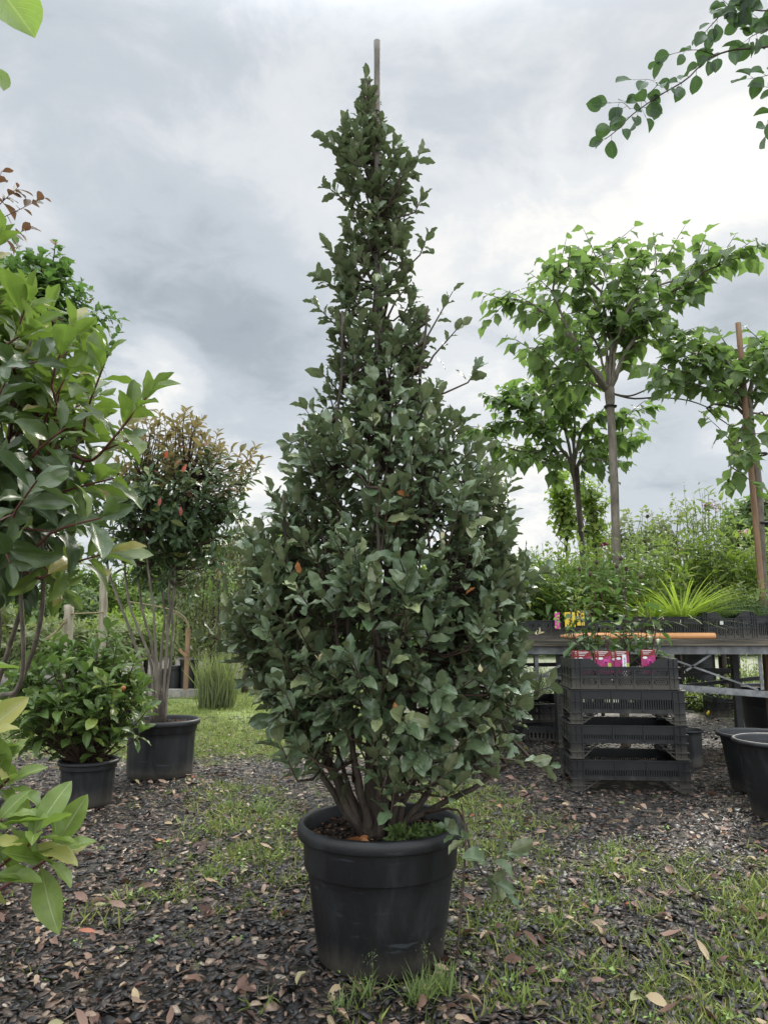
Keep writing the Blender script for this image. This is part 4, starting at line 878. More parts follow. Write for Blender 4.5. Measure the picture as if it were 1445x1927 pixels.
loose_pot(1262, 1322, 1372, 1448, 'mud stained black pot standing behind the right side of the crate stack', gP, taper=.84, flutes=0, band=.06, rim=.012)
T, c, rt, zr = loose_pot(1392, 1540, 1290, 1375, 'wide black tub under the bench at the right edge', gP, taper=.8, soil=.9, Yf=6.0, flutes=0, band=.1, rim=.02)
loose_pot(1040, 1092, 1262, 1335, 'dark pot half hidden behind the upper left of the crate stack', gP, taper=.85, Yf=5.6, flutes=0, band=.1, rim=.015)
for x0, x1, lab in ((1180, 1235, 'squat dark grey pot behind the bench, seen above the crate stack'), (1285, 1345, 'squat dark grey pot behind the bench, between the brown post and diagonal brace'), (1350, 1392, 'squat dark grey pot behind the bench, next to the bench leg')):
    loose_pot(x0, x1, 1222, 1262, lab, 'pots beyond the bench', Yf=9.0, taper=.85, soil=.0, flutes=0, band=.1, rim=.02)
# ------------------------------------------------------------------ plant bench
def bench():
    Y = 4.75; zt = at(1200, 1203, Y)[2]; x0 = at(915, 1200, Y)[0]; x1 = 3.7; D_ = 1.7
    T = thing('plant_bench', 'long steel framed bench with a mossy weathered board edge, loaded with crates of perennials', 'bench', (x0, Y, 0))
    th = .043
    for i, (a, b_) in enumerate(((x0, x0+1.06), (x0+1.065, x0+2.2), (x0+2.205, x1))):
        m = MB(); m.box(((a+b_)/2, Y+.055, zt-th/2+.002*i), (b_-a, .15, th)); 
        m.build('edge_board', M_oldwood, T)
    m = MB()
    for k in range(9): m.box(((x0+x1)/2, Y+.24+k*.165, zt-.02), (x1-x0, .12, .028))
    m.build('top_slats', M_oldwood, T)
    m = MB(); zf = zt-th-.028; m.box(((x0+x1)/2, Y+.02, zf), (x1-x0, .006, .052)); m.box(((x0+x1)/2, Y+.05, zf+.022), (x1-x0, .05, .005)); m.build('front_rail', M_steel, T)
    m = MB(); m.box(((x0+x1)/2, Y+D_-.05, zf), (x1-x0, .05, .05)); m.build('rear_rail', M_dsteel, T)
    xs = [x0+.08, at(1060, 1300, Y)[0], at(1470, 1300, Y)[0], x1-.1]
    for x in xs:
        for yy in (Y+.06, Y+D_-.08):
            m = MB(); m.box((x, yy, (zf-.026)/2), (.04, .004, zf-.026)); m.box((x-.018, yy+.02, (zf-.026)/2), (.004, .036, zf-.026)); m.build('leg', M_dsteel, T)
    for x in (at(1385, 1300, Y+1.2)[0],): m = MB(); m.box((x, Y+1.2, (zf-.03)/2), (.05, .05, zf-.03)); m.build('leg', M_dsteel, T)
    a = at(960, 1264, Y+.05); b_ = at(1068, 1278, Y+.05); zr_ = (a[2]+b_[2])/2
    m = MB(); m.bar(a, b_, .03, .018); m.build('lower_rail', M_steel, T)
    m = MB(); m.bar(at(1275, 1294, Y+.03), at(1470, 1311, Y+.03)+[.1, 0, 0], .006, .042); m.bar(at(1275, 1292, Y+.05)+[0, 0, .006], at(1470, 1309, Y+.05)+[.1, 0, .006], .04, .004); m.build('lower_rail', M_steel, T)
    for p, q in (((1000, 1283), (1078, 1238)), ((1240, 1232), (1425, 1298)), ((1290, 1262), (1336, 1232))):
        m = MB(); m.bar(at(*p, Y+.035), at(*q, Y+.035), .012, .012); m.build('diagonal_brace', M_steel, T)
    for x, y1_ in ((1009, 1270), (1247, 1262), (1428, 1298)):
        m = MB(); a = at(x, 1232, Y+.06); b_ = at(x, y1_, Y+.06); m.bar(a, [a[0], a[1], b_[2]], .022, .006, up=(0, 1, 0)); m.build('hanger_strut', M_steel, T)
    for p, q, dy in (((1275, 1258), (1375, 1262), 1.2), ((1275, 1272), (1378, 1262), 1.25), ((1275, 1292), (1445, 1274), 1.3), ((955, 1252), (1070, 1250), 1.2), ((955, 1230), (1070, 1228), 1.5)):
        m = MB(); m.bar(at(*p, Y+dy), at(*q, Y+dy), .03, .03); m.build('cross_rail', M_dsteel, T)
    return Y, zt, x0
BY, BZ, BX0 = bench()
def plank():
    a = at(1056, 1197, BY+.02); b_ = at(1348, 1195.5, BY+.02); z = BZ+.021; r = .021
    T = MB(); L_ = b_[0]-a[0]; k = 14; P = []
    xs_ = [a[0], a[0]+.03, a[0]+.09, a[0]+.15, b_[0]-.004, b_[0]]; rr = [.25, .6, .92, 1, 1, .96]
    P = np.array([[x, BY+.05, z] for x in xs_]); T.tube(P, [r*q for q in rr], 16)
    o = T.build('timber_pole', M_newwood, None, True); tag(o, 'smooth orange brown timber pole with one tapered end lying along the bench edge', 'timber')
plank()
def rowcrate(px, w, h, label, dy=.33, style='slot', rz=0.): 
    p = at(px, 1190, BY+dy); crate((p[0], BY+dy, BZ+.004), rz, label, 'crates along the bench', w, .38, h, style, 0., post=.025, detail=(style != 'slot' or px > 1200))
    return p
for px, w, h, st, lab in ((905, .52, .14, 'slot', 'crate at the left end of the bench, behind the shrub leaves'), (1010, .56, .12, 'mesh', 'low mesh sided crate on the bench, left of the yellow labels'), (1120, .5, .12, 'slot', 'crate on the bench directly behind the yellow labels'),
                          (1242, .56, .145, 'slot', 'slotted crate on the bench under the bright yellow green grassy plant'), (1348, .36, .135, 'mesh', 'short crate with a white tag on the bench, third from right'), (1412, .34, .15, 'slot', 'tall slotted crate on the bench, second from right'), (1492, .56, .11, 'mesh', 'mesh crate at the right edge of the bench')):
    rowcrate(px, w, h, lab, style=st, rz=rng.normal(0, .02))
m = MB(); q = at(1357, 1172, BY+.13); m.box(q, (.022, .002, .024)); tag(m.build('price_tag', M_white, None), 'tiny blank white tag on the short bench crate', 'tag')
# low crates on the ground beyond and left of the stack
for px, yb, w, d_, h, rz, st, lab in ((1010, 1392, .6, .4, .13, .25, 'slot', 'black crate on the ground left of the stack, bottom of a pair'), (1062, 1398, .5, .35, .11, -.35, 'slot', 'crate turned askew touching the left side of the stack'), (1320, 1338, .6, .4, .15, -.12, 'mesh', 'low crate with notched corners on the ground beyond the bench, nearer the stack'), (1410, 1352, .6, .4, .15, -.18, 'mesh', 'low crate on the ground beyond the bench, beside the bench leg')):
    g = gnd(px, yb); crate((g[0], g[1]+.2, .004), rz, lab, 'loose crates on the ground', w, d_, h, st, 0., detail=False); 
    if px == 1010: crate((g[0]+.02, g[1]+.21, .004+.132), rz+.05, 'mesh crate on the ground left of the stack, top of a pair', 'loose crates on the ground', .6, .4, .14, 'mesh', 0.)
# ------------------------------------------------------------------ plants in the top crate with their picture labels
M_ech = leafmat('coneflower_leaf', (.060, .115, .040), (.10, .17, .055), (.12, .17, .07), accent=(.18, .26, .06), acc_p=.85, rough=.5, trans=.3, rib=(.16, .22, .1), veins=.1)
M_cone = plain('seed_head', (.07, .03, .025), .8, .5, 60, .4)
ca, sa = math.cos(RZ), math.sin(RZ)
def onstack(x, y, z): return np.array([SX-.006+x*ca-y*sa, SY-.002+x*sa+y*ca, TOPZ+z])
def flower(T, p, kind, r=.03, axis=(0, 0, 1)):
    ax = nrm(np.array(axis)+rng.normal(0, .15, 3))
    if kind == 'cone':
        m = MB(); m.lathe([(1e-4, -.012), (r*.4, -.008), (r*.5, .002), (r*.35, .014), (1e-4, .020)], p, 10); m.build('seed_head', M_cone, T, smooth=True); return
    mats = {'mag': M_mag, 'red': M_dred, 'white': M_wpet, 'lilac': M_lil, 'yellow': M_yel, 'orange': M_orange}
    n = {'mag': 12}.get(kind, 6); nn = 1
    if kind == 'phlox': kind = 'mag'; nn = 16; n = 5
    P = []; Dd = []; Nn = []
    for j in range(nn):
        c_ = p+(rng.normal(0, r*.55, 3)*[1, 1, .6] if nn > 1 else 0); u = nrm(np.cross(ax, [.3, .5, .8])); v = np.cross(ax, u)
        for i in range(n):
            a = 2*PI*i/n+j; P.append(c_); Dd.append(math.cos(a)*u+math.sin(a)*v+ax*(.15 if nn > 1 else -.15)); Nn.append(ax)
    L = r*(.42 if nn > 1 else 1.0); cloud('flower', T_small, P, Dd, Nn, L, mats[kind], T)
    if nn == 1: m = MB(); m.lathe([(1e-4, -r*.12), (r*.3, 0), (r*.2, r*.2), (1e-4, r*.25)], p, 10); m.build('flower_centre', M_cone, T, smooth=True)
M_dred = plain('petal_dark_red', (.16, .01, .02), .5, .4, 50, 0)
M_wpet = plain('petal_white', (.75, .74, .74), .5, .1, 50, 0)
M_lil = plain('petal_lilac', (.48, .36, .60), .5, .2, 50, 0)
M_orange = plain('petal_orange', (.62, .25, .05), .5, .3, 50, 0)
def perennial(name, label, root, h, spread, ns, L, tm, mat, flowers=(), group=None, k=12, stem=M_gstem, cat='plant', lean=.25, t0=.15, sp0=75, sp1=35, grav=.15, pot=None, tips=None, up_=.4, wig=.03):
    root = np.asarray(root, float); T = thing(name, label, cat, root, group)
    if pot: potmesh(T, root, pot[0], pot[0]*.75, pot[1], soil=.9, k=24, flutes=0, band=.15, rim=.008, name='pot')
    z0 = pot[1]*.9 if pot else 0
    a = rng.uniform(0, 2*PI, ns); r = spread*np.sqrt(rng.random(ns)); b_ = root+np.stack([r*.25*np.cos(a), r*.25*np.sin(a), np.full(ns, z0)], 1)
    e = root+np.stack([r*np.cos(a), r*np.sin(a), z0+h*rng.uniform(.6, 1.0, ns)], 1)
    if tips is not None: e[:len(tips)] = tips
    m = MB()
    for p, q in zip(b_, e): m.tube(curve([p, (p+q)/2+rng.normal(0, wig, 3), q], 8), np.linspace(.0032, .0014, 8), 4, cap=False)
    m.build('stem', stem, T, smooth=True)
    pos, d, nn, sz, si = shoots(b_, e, k, L, t0, sp0, sp1, up_, grav, .35); cloud('foliage', tm, pos, d, nn, sz, mat, T)
    for p, kind, rr in flowers: flower(T, np.asarray(p), kind, rr)
    return T
gE = 'coneflower plants in the top crate'
for i, (x, y, tp, lab) in enumerate(((-.19, .04, [(1062, 1100), (1075, 1130), (1050, 1160), (1090, 1075)], 'leafy coneflower plant at the left end of the top crate, leaves spilling over the side'),
                                    (-.07, .05, [(1122, 1062), (1110, 1085), (1130, 1110), (1100, 1140)], 'second coneflower plant from the left in the top crate, dark seed heads'),
                                    (.06, .03, [(1160, 1070), (1168, 1055), (1150, 1100), (1178, 1075)], 'third coneflower plant in the top crate, tallest, behind the white tag'),
                                    (.18, .05, [(1195, 1120), (1215, 1150), (1236, 1170), (1205, 1090)], 'coneflower plant at the right end of the top crate, brown bent stems'))):
    r0 = onstack(x, y, .014); tips = [at(*q, r0[1]+rng.uniform(-.08, .08)) for q in tp]
    fl = [(tips[k]+[0, 0, .01], 'cone', .022) for k in ((3,) if i == 0 else (0, 1) if i == 1 else (0, 1, 3) if i == 2 else (3,))]
    perennial('coneflower_plant', lab, r0, .34, .13, 8, .085, T_lance+T_oval[:1], M_ech, fl, gE, k=8, pot=(.058, .10), tips=tips, stem=M_redtwig if i % 2 else M_twig, sp0=80, sp1=45, grav=.4, t0=.3)
def picture_label(x, y, label, ang=0., tall=.125, zb=.06, flip=0):
    c_ = onstack(x, y, zb+.022); T = thing('plant_label', label, 'label', c_, 'red picture labels in the top crate', RZ+ang, local=True)
    w = .078; h = tall; tilt = rng.normal(0, .03)
    def pc(name, mat, x0, z0, w_, h_, t, dx=0): m = MB(); m.box((x0, -t, z0), (w_, .0008, h_)); m.build(name, mat, T)
    pc('card', M_pink, 0, h/2, w, h, 0)
    m = MB(); V = [(-w/2, -.001, h*.62), (w/2, -.001, h*.80), (w/2, -.001, h), (-w/2, -.001, h)]; m.add(np.array(V+[(a, b_-.0006, c2) for a, b_, c2 in V]), [(0, 1, 2, 3), (7, 6, 5, 4)]); m.build('red_band', M_red, T)
    m = MB(); a = np.linspace(0, 2*PI, 17)[:-1]; ring = np.stack([-.018+.013*np.cos(a), np.full(16, -.0028), h*.66+.0075*np.sin(a)], 1); ring2 = ring*[1, 1, 1]; ring2 = (ring-ring.mean(0))*.01+ring.mean(0)
    m.add(np.vstack([ring, ring2]), [(i, (i+1) % 16, 16+(i+1) % 16, 16+i) for i in range(16)]); m.build('white_oval', M_white, T)
    c2 = np.array([.008, -.0032, h*.50]); P = []; D2 = []
    for i in range(14): a_ = 2*PI*i/14; P.append(c2); D2.append((math.cos(a_), 0, math.sin(a_)*.65))
    cloud('pictured_flower', T_small, P, D2, [(0, -1, 0)]*14, .024, M_mag, T)
    m = MB(); m.lathe([(1e-4, -.003), (.007, 0), (1e-4, .003)], c2-[0, .001, 0], 10); m.build('pictured_cone', M_cone, T)
    pc('lime_corner', M_lime, .028, h*.36, .018, h*.2, .0024); pc('dark_leaf_patch', M_dark, -.006, h*.24, .045, h*.14, .0020)
    for k in range(3): pc('text_line', M_white, -.004-.004*k, h*.955-.009*k, .055-.012*k, .0026 if k else .0036, .0022)
    return T
for i, (x, y, a, tl, lab) in enumerate(((-.232, -.12, .1, .125, 'red flower picture label leftmost in the crate, mostly hidden by the next one'), (-.222, -.13, .0, .124, 'second red flower picture label from the left, overlapping its neighbours'), (-.205, -.14, -.05, .122, 'third red flower picture label from the left, in front of two others'),
                                        (-.108, -.125, .0, .124, 'red flower picture label left of centre, behind another one'), (-.095, -.14, .0, .124, 'front red flower picture label left of the white tag'), (-.018, -.125, .05, .118, 'red flower picture label behind the one with the white tag'), (.004, -.137, -.04, .124, 'red flower picture label with the white tag in front'), (.150, -.13, .0, .132, 'red flower picture label standing alone on the right, under bent stems'))):
    picture_label(x, y, lab, a, tl)
T = thing('name_tag', 'narrow white upright tag with fine black print in front of the red labels', 'tag', onstack(.012, -.158, .06), None, RZ, local=True)
m = MB(); m.box((0, 0, .062), (.022, .0012, .13)); m.build('card', M_white, T); m = MB()
for k in range(9): m.box((rng.uniform(-.002, .002), -.0012, .035+k*.009), (rng.uniform(.004, .012), .0004, .003))
m.build('print', M_dark, T)
# ------------------------------------------------------------------ perennials on the bench
M_p2 = leafmat('fresh_leaf', (.18, .25, .055), (.26, .33, .075), (.25, .32, .09), accent=(.32, .34, .07), acc_p=.85, rough=.5, trans=.4, rib=(.25, .32, .12), veins=.05)
M_p3 = leafmat('grey_leaf', (.15, .21, .075), (.22, .28, .10), (.22, .27, .11), accent=(.26, .28, .10), acc_p=.9, rough=.55, trans=.35, rib=(.2, .26, .12), veins=.05)
M_gold = leafmat('golden_grass', (.20, .27, .055), (.29, .35, .08), (.28, .34, .08), rough=.45, trans=.45, rib=(.5, .55, .2), ribw=.02, veins=0)
M_dill = leafmat('feathery_leaf', (.05, .105, .055), (.08, .15, .075), (.08, .14, .07), rough=.55, trans=.3, rib=(.1, .2, .1), veins=0)
gB = 'perennials standing in the bench crates'
def bp(px, dy): q = at(px, 1190, BY+dy); return (q[0], q[1], BZ+.02)
spec = [(905, .5, .35, M_pere1, T_lance, 'dark green perennial at the left end of the bench', ()), (960, .45, .42, M_p2, T_lance, 'bright leafy perennial with tiny lilac flowers left on the bench', [((938, 1082), 'lilac', .02), ((960, 1075), 'lilac', .02), ((925, 1090), 'lilac', .018)]),
        (1010, .55, .40, M_pere1, T_lance, 'green perennial behind the yellow labels', ()), (1040, .9, .55, M_p2, T_small, 'tall fine leaved perennial with a yellow daisy', [((1128, 1045), 'yellow', .04)]),
        (1095, 1.0, .62, M_p2, T_lance, 'tall coneflower with one bright pink daisy head left of the grey trunk', [((1137, 1023), 'mag', .05), ((1112, 1012), 'white', .02)]), (1135, .5, .42, M_pere1, T_lance, 'dark leafy perennial behind the coneflower crate', ()),
        (1185, .8, .55, M_p3, T_lance, 'grey green perennial just right of the grey trunk', [((1172, 1062), 'white', .02)]), (1215, 1.2, .72, M_p3, T_small, 'tall airy perennial with round dark seed heads', [((1218, 972), 'cone', .03), ((1213, 1020), 'cone', .03)]),
        (1275, 1.1, .60, M_p2, T_lance, 'perennial with a dark red lily flower above the golden grass', [((1276, 1032), 'red', .055)]), (1320, 1.2, .62, M_p2, T_lance, 'bright green perennial right of the dark red lily', [((1318, 1047), 'orange', .03)]),
        (1340, 1.3, .95, M_p3, T_lance, 'tallest perennial, crowned by a pink phlox cluster', [((1332, 952), 'phlox', .065), ((1345, 955), 'phlox', .05)]), (1375, 1.0, .62, M_p2, T_lance, 'leafy perennial below the round dark tree', ()),
        (1405, 1.3, .72, M_p3, T_lance, 'perennial with a smaller pink phlox cluster beside the staked tree', [((1396, 1000), 'phlox', .05)]), (1440, .9, .55, M_p2, T_lance, 'leafy perennial at the right edge of the bench', ()),
        (1480, 1.1, .6, M_p3, T_lance, 'grey green perennial cut by the right edge', ()), (1395, .65, .30, M_p3, T_small, 'low perennial with small white trumpet flowers', [((1393, 1108), 'white', .035), ((1400, 1118), 'white', .03), ((1412, 1122), 'white', .03), ((1436, 1125), 'white', .03), ((1390, 1098), 'white', .025)]),
        (1075, .5, .30, M_p2, T_small, 'small bushy perennial above the yellow labels', ()), (985, 1.1, .50, M_p3, T_small, 'grey green perennial with mauve spikes beside the big shrub', [((1000, 1048), 'lilac', .025), ((1016, 1052), 'lilac', .02), ((1105, 1035), 'lilac', .025)]),
        (1150, 1.2, .68, M_p2, T_small, 'fine leaved perennial right behind the grey trunk', ()), (1240, .8, .42, M_p2, T_lance, 'fresh green perennial left of the golden grass', [((1200, 1130), 'mag', .02)])]
for px, dy, h, mt, tm, lab, fl in spec:
    r0 = bp(px, dy); h *= 1.32; F_ = [(at(x, y, r0[1]-.02), k_, s_) for (x, y), k_, s_ in fl]
    tips = [p-[0, 0, .012] for p, _, _ in F_][:10]
    perennial('leafy_perennial', lab, r0, h, .29, 50, .095 if tm is T_lance else .055, tm, mt, F_, gB, k=13 if tm is T_lance else 22, tips=tips or None)
def grassy(px, dy, h, n, mat, label, name='grassy_plant', w=.05):
    r0 = np.array(bp(px, dy)); T = thing(name, label, 'plant', r0, gB)
    a = rng.uniform(0, 2*PI, n); rr = rng.uniform(.02, .36, n); L = h*rng.uniform(.55, 1.15, n); m = [tmpl(.013, .3, .6, .4, c_, 0, 2, 9, 3, 0, seed=1) for c_ in (.5, .8, 1.1)]
    P = r0+np.stack([np.cos(a)*.04, np.sin(a)*.04, 0*a], 1); d = np.stack([np.cos(a)*rr*1.5, np.sin(a)*rr*1.5, 1+0*a], 1); nn = np.stack([-np.cos(a), -np.sin(a), .3+0*a], 1)
    cloud('blades', m, P, d, nn, L, mat, T); return T
grassy(1225, .33, .36, 260, M_gold, 'bright yellow green grassy plant, left one of two arching over the bench crate')
grassy(1283, .36, .46, 420, M_gold, 'taller bright yellow green grassy plant arching over the bench crate')
for px, lab in ((1365, 'feathery blue green plant beside the golden grass'), (1425, 'feathery blue green plant at the right edge of the bench')):
    r0 = bp(px, .4); perennial('feathery_plant', lab, r0, .26, .20, 70, .035, T_blade, M_dill, (), gB, k=40, sp0=60, sp1=30, grav=0, t0=.1)
# two bright labels standing in the crates
for (x, y), mat, lab, w_, h_ in (((1072, 1166), M_yel, 'yellow picture label in the bench crate, left of its twin', .07, .10), ((1092, 1163), M_yel, 'yellow picture label in the bench crate, partly behind coneflower leaves', .05, .10), ((1048, 1168), M_mag, 'pink and red picture label in the bench crate', .035, .11)):
    q = at(x, y, BY+.12); T = thing('plant_label', lab, 'label', q-[0, 0, h_/2], 'bright labels on the bench', local=True)
    m = MB(); m.box((0, 0, h_/2), (w_, .001, h_)); m.build('card', mat, T); 
    cloud('pictured_flower', T_round, [(rng.uniform(-w_*.3, w_*.3), -.002, rng.uniform(.1, .9)*h_) for _ in range(10)], rng.normal(0, 1, (10, 3))*[1, 0, 1], [(0, -1, 0)]*10, .022, M_dark if mat == M_yel else M_lime, T)
# ------------------------------------------------------------------ right background
M_hed = leafmat('hedge_leaf', (.16, .23, .05), (.24, .31, .07), (.22, .29, .08), accent=(.32, .34, .08), acc_p=.88, rough=.5, trans=.4, rib=(.2, .3, .1), veins=0)
M_far = leafmat('far_leaf', (.09, .145, .045), (.14, .205, .06), (.12, .17, .06), accent=(.22, .25, .07), acc_p=.9, rough=.5, trans=.35, rib=(.12, .18, .08), veins=0)
M_olive = leafmat('olive_leaf', (.15, .18, .085), (.22, .25, .12), (.17, .19, .10), rough=.6, trans=.35, rib=(.2, .22, .12), veins=0)
def bushat(name, label, px, py, Y, rx, rz, n, k, L, tm, mat, group=None, cat='shrub', ry=None, **kw):
    c_ = at(px, py, Y); return tree(name, label, [c_[0], Y, 0], c_, (rx, ry or min(rx, .9), rz), n, k, L, tm, mat, group=group, cat=cat, **kw)
gH = 'hedge plants behind the bench'
for i, (px, lab) in enumerate(((880, 'yellow green hedge shrub seen between the big shrub and the small standard tree'), (1000, 'yellow green hedge shrub left of the small standard tree, its top level with the perennials'), (1110, 'yellow green hedge shrub behind the grey trunk'), (1230, 'yellow green hedge shrub behind the golden grass'), (1350, 'yellow green hedge shrub below the pink phlox'), (1475, 'yellow green hedge shrub at the right edge'))):
    bushat('hedge_shrub', lab, px, 1130, 8.2+.2*(i % 2), .55, .55, 150, 14, .09, T_small, M_hed, gH, tr=.03, sl=.18, grav=0)
for px, py, Y, rx, rz, mt, lab in ((1190, 1010, 8.8, .5, .42, M_olive, 'airy grey green shrub rising right of the grey trunk'), (1265, 1000, 9.2, .55, .45, M_olive, 'airy grey green shrub behind the tall seed heads'), (1115, 960, 7.6, .22, .55, M_hed, 'tall thin yellow green climber beside the tied trunk'), (1060, 950, 7.8, .2, .5, M_hed, 'tall thin yellow green climber left of the tied trunk'), (935, 985, 7.4, .14, .65, M_olive, 'narrow columnar plant right beside the big shrub')):
    bushat('background_shrub', lab, px, py, Y, rx, rz, 70, 10, .075, T_round, mt, 'tall shrubs behind the hedge', tr=.02, sl=.2, grav=.3, hollow=.05)
bushat('round_tree', 'round dense dark green tree behind the perennials at the right edge', 1440, 1000, 11, .68, .62, 420, 14, .12, T_round, M_far, tr=.06, sl=.2, ud=.3)
for px, py, lab in ((1330, 1275, 'pale flowering plant on the lit ground beyond the bench, next to the crates'), (1400, 1270, 'pale flowering plant on the lit ground beyond the bench, right of the bench leg'), (1350, 1318, 'low green plant behind the notched crates on the ground')):
    g = gnd(px, 1335); perennial('ground_plant', lab, (at(px, 1335, 7.9)[0], 7.9+rng.uniform(-.2, .3), 0), .32 if py < 1300 else .16, .3, 40, .05, T_small, M_p2, (), 'plants beyond the bench', k=10)
for i, px in enumerate((1290, 1325, 1362, 1395, 1425, 1455, 975, 1015, 1055)):
    y_ = 9.3+.5*(i % 3); perennial('ground_plant', ('low sunlit plant beyond the bench, just right of the crate stack', 'low sunlit plant beyond the bench, second from the crate stack', 'low sunlit plant beyond the bench, left of the bench leg', 'low sunlit plant beyond the bench, right of the bench leg', 'low sunlit plant beyond the bench, above the wide tub', 'low sunlit plant beyond the bench, cut by the right edge', 'low plant beyond the bench, touching the big shrub outline', 'low plant beyond the bench, between big shrub and half hidden pot', 'low plant beyond the bench, behind the half hidden pot')[i], (at(px, 1300, y_)[0], y_, 0), .34, .32, 34, .06, T_small, M_p3 if i % 2 else M_p2, (), 'low plants seen between the bench rails', k=10)
for i, px in enumerate((1392, 1416, 1440)):
    y_ = 7.0+.2*i; perennial('upright_plant', ('upright yellow leaved plant with dark stems beyond the bench, left of three', 'upright yellow leaved plant with dark stems beyond the bench, middle of three', 'upright yellow leaved plant with dark stems at the right edge beyond the bench')[i], (at(px, 1300, y_)[0], y_, 0), .62, .12, 14, .06, T_lance, M_p2, (), 'upright plants beyond the bench', k=14, stem=M_bark, wig=.01)
for i, px in enumerate((985, 1040)):
    r0 = np.array([at(px, 1330, 7.2)[0], 7.2, 0]); perennial('dry_plant', ('brown straw clump under the bench nearest the big shrub', 'brown straw clump under the bench, behind the half hidden pot')[i], r0, .5, .35, 60, .18, T_blade, M_strawl if False else M_olive, (), 'straw clumps under the bench', k=5)
m = MB(); q = gnd(1338, 1347); m.tube(curve([q+[-.045, 0, .012], q+[0, .01, .04], q+[.04, 0, .02]], 8), [.010, .018, .02, .021, .021, .020, .016, .010], 8); tag(m.build('yellow_scrap', M_yel, None, True), 'small yellow scrap lying on the mulch beyond the bench', 'scrap')
# ------------------------------------------------------------------ left background
for px, py, Y, rx, rz, n, k, L, tm, mt, lab, nm in (
    (120, 1120, 13, 1.3, 1.15, 420, 14, .14, T_small, M_far, 'dark green bushy shrub behind the pale posts, furthest left', 'background_shrub'), (235, 1140, 14, 1.2, 1.1, 420, 14, .13, T_small, M_hed, 'yellow green shrub behind the taller pale post', 'background_shrub'),
    (330, 1130, 13.5, 1.1, 1.15, 380, 14, .15, T_small, M_far, 'dark green shrub seen between the bare stems', 'background_shrub'), (275, 1205, 12, 1.1, .62, 380, 14, .12, T_small, M_hed, 'lower yellow green shrub seen between the bare stems', 'background_shrub'),
    (30, 1180, 11, 1.2, .8, 320, 14, .13, T_small, M_olive, 'grey green shrub low behind the left edge', 'background_shrub'), (180, 1210, 11, .9, .5, 300, 14, .11, T_small, M_olive, 'low olive shrub at the foot of the pale posts', 'background_shrub'),
    (520, 1110, 14, 1.5, 1.2, 380, 14, .14, T_small, M_hed, 'yellow green shrub directly behind the big potted shrub, left side', 'background_shrub'), (700, 1120, 14, 1.5, 1.1, 380, 12, .14, T_small, M_far, 'green shrub directly behind the middle of the big potted shrub', 'background_shrub'), (860, 1130, 13, 1.2, 1.0, 300, 12, .14, T_small, M_hed, 'yellow green shrub behind the right side of the big potted shrub', 'background_shrub')):
    bushat(nm, lab, px, py, Y, rx, rz, n, k, L, tm, mt, 'shrubs across the far left', tr=.05, sl=.25, lumps=8, ry=.9)
def weeper(px, ytop, ybot, Y, w, n, label, mat):
    top = at(px, ytop, Y); root = np.array([top[0], Y, 0]); T = thing('weeping_tree', label, 'tree', root, 'weeping trees')
    m = MB(); m.tube(curve([root, (root+top)/2+[.04, 0, 0], top], 10), np.linspace(.05, .02, 10), 8); m.build('trunk', M_bark, T, smooth=True)
    P = []; D2 = []; tw = MB()
    for i in range(n):
        a = rng.uniform(0, 2*PI); r = w*math.sqrt(rng.random()); z1 = root[2]+rng.uniform(.1, .9); s0 = top+[0, 0, -rng.random()*.5]
        e = np.array([root[0]+r*math.cos(a), Y+r*math.sin(a), z1]); mid = np.array([root[0]+r*.8*math.cos(a), Y+r*.8*math.sin(a), s0[2]+rng.uniform(-.1, .25)])
        Q = curve([s0, mid, e+[0, 0, (s0[2]-z1)*.5], e], 12); tw.tube(Q, np.linspace(.006, .002, 12), 3, cap=False)
        for t in rng.uniform(.15, 1, 34):
            P.append(Q[min(11, int(t*11))]*(1-(t*11) % 1)+Q[min(11, int(t*11)+1)]*((t*11) % 1)); D2.append(rng.normal(0, .5, 3)+[0, 0, -1])
    tw.build('branch', M_twig, T, smooth=True); cloud('crown', T_lance, P, D2, rng.normal(0, 1, (len(P), 3)), .085, mat, T)
weeper(405, 1030, 1270, 11.0, .62, 120, 'weeping olive green tree seen between bare stems and the big potted shrub', M_olive)
weeper(470, 1000, 1290, 10.5, .5, 80, 'weeping olive green tree partly behind the left side of the big potted shrub', M_olive)
for (x, y0, y1, r, Y), lab in (((197, 1072, 1262, .065, 9.5), 'pale bare wooden post, the taller of two'), ((131, 1138, 1262, .075, 9.0), 'pale bare wooden post, the shorter and thicker of two')):
    a = at(x, y0, Y); b_ = at(x-3, y1, Y); b_[2] = 0; n = 16; m = MB(); P = np.linspace(0, 1, n)[:, None]*(a-b_)+b_+rng.normal(0, .002, (n, 3)); m.tube(P, r*.8*(1+.025*rng.normal(0, 1, n)), 10); tag(m.build('wooden_post', M_post, None, True), lab, 'post', 'pale wooden posts')
m = MB(); m.tube(curve([at(80, 1206, 8.9), at(105, 1190, 8.9), at(126, 1168, 8.92)], 8), .012, 6); m.tube(curve([at(84, 1208, 8.9), at(108, 1187, 8.88), at(126, 1163, 8.92)], 8), .009, 6); tag(m.build('rope', M_rope, None, True), 'straw rope slanting down left from the shorter pale post', 'rope')
m = MB(); m.tube(curve([at(134, 1155, 8.95), at(165, 1154, 9.2), at(195, 1152, 9.45)], 8), .010, 6); tag(m.build('rope', M_rope, None, True), 'straw rope stretched between the two pale posts', 'rope')
for pts, r, lab in (([(240, 1132), (290, 1140), (330, 1150), (350, 1165), (357, 1185)], .009, 'upper of two bent pale canes curving behind the bare stems'), ([(325, 1152), (340, 1160), (353, 1175), (357, 1190)], .007, 'lower of two bent pale canes curving behind the bare stems')):
    m = MB(); m.tube(curve([at(x, y, 9.6) for x, y in pts], 14), r, 6); tag(m.build('bent_cane', M_rope, None, True), lab, 'cane', 'bent canes')
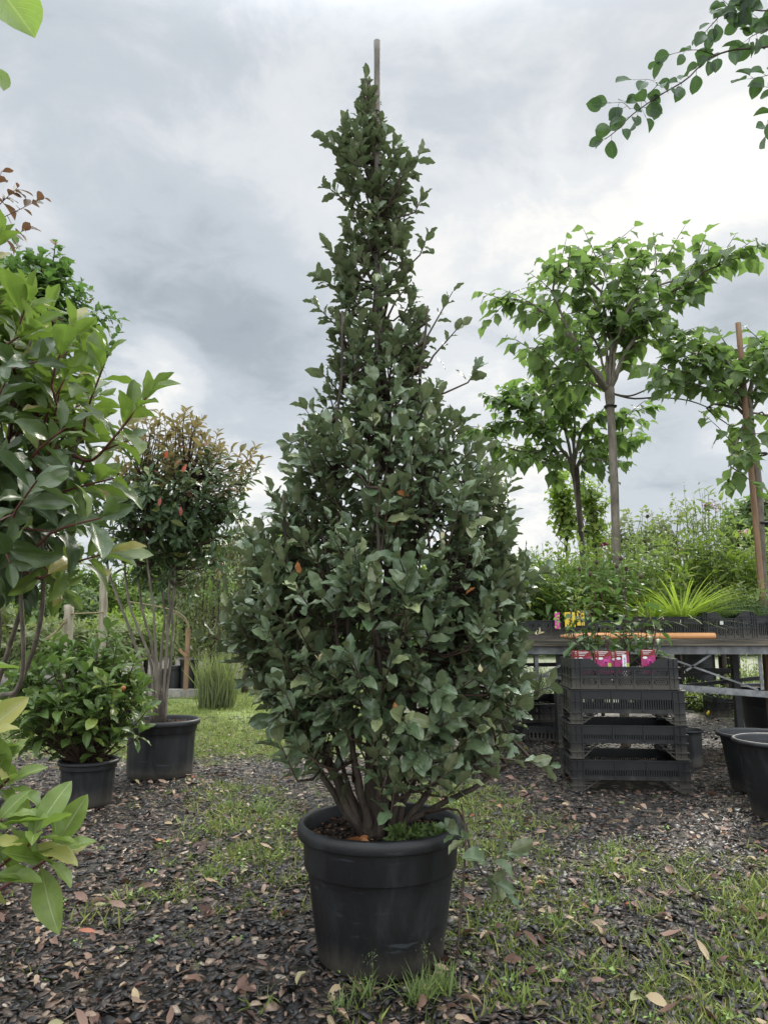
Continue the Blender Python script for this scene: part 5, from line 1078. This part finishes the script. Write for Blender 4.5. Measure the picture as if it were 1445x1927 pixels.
a = at(355, 1182, 9.7); m = MB(); m.box((a[0], a[1], a[2]/2), (.055, .05, a[2])); m.bar(at(337, 1222, 9.6), at(352, 1236, 9.6), .04, .03); tag(m.build('timber_stake', M_stake, None), 'orange timber stake standing behind the far pots', 'stake')
for x0, x1, yr, yb, lab in ((338, 374, 1240, 1277, 'larger far black pot on the stone kerb'), (365, 396, 1258, 1287, 'smaller far black pot beside the kerb'), (318, 342, 1252, 1276, 'far black pot half hidden by the bare stems'), (296, 316, 1258, 1278, 'small far pot between the bare stems')):
    loose_pot(x0, x1, yr, yb, lab, 'far pots by the kerb', Yf=9.9, taper=.8, flutes=0, band=.12, rim=.02)
for i in range(4):
    a = at(285+i*28, 1280, 9.75); m = MB(); m.box((a[0], 9.75, .05), (.195, .16, .11)); o = m.build('kerb_stone', M_stone); tag(o, ('stone kerb block, leftmost of the short row', 'stone kerb block, second from left', 'stone kerb block, third from left under the pots', 'stone kerb block at the right end below the larger far pot')[i], 'kerb stone', 'kerb blocks under the far pots')
r0 = at(408, 1300, 8.3); T = thing('tall_grass_clump', 'upright bright green reedy clump at the lawn edge left of the big shrub', 'grass', (r0[0], 8.3, 0))
n = 420; a = rng.uniform(0, 2*PI, n); rr = .20*np.sqrt(rng.random(n)); P = np.stack([r0[0]+rr*np.cos(a), 8.3+rr*np.sin(a), 0*a], 1)
cloud('blades', T_blade[:1], P, np.stack([rng.normal(0, .16, n), rng.normal(0, .16, n), np.ones(n)], 1), rng.normal(0, 1, (n, 3)), rng.uniform(.2, .72, n), M_olive, T, None, np.full(n, .35))
M_dred2 = plain('dull_red', (.30, .05, .05), .6, .3, 50, 0)
T = bushat('red_flowering_shrub', 'thin shrub with dull red flower sprays left of the big potted shrub', 412, 1090, 9.2, .28, .35, 30, 9, .07, T_small, M_far, tr=.012, sl=.15)
for q in ((405, 1055), (418, 1062), (410, 1072), (420, 1050), (400, 1068), (412, 1082)):
    P = at(*q, 9.0)+rng.normal(0, .012, (16, 3)); cloud('flower', T_small, P, rng.normal(0, 1, P.shape), rng.normal(0, 1, P.shape), .032, M_dred2, T)
build_ground_stuff()
n = 30000; x = rng.uniform(-45, 45, n); y = 27+rng.normal(0, 1.2, n)+.02*x*x*.3; hh = 2.1+.5*np.sin(x*.7)+.35*np.sin(x*1.9+1)+.25*np.sin(x*4.3); z = hh*rng.random(n)**.7
tag(cloud('far_hedgerow', T_round, np.stack([x, y, z], 1), rng.normal(0, 1, (n, 3)), rng.normal(0, 1, (n, 3)), rng.uniform(.25, .5, n), M_far), 'far off green hedgerow closing the view behind everything', 'hedgerow', kind='stuff')
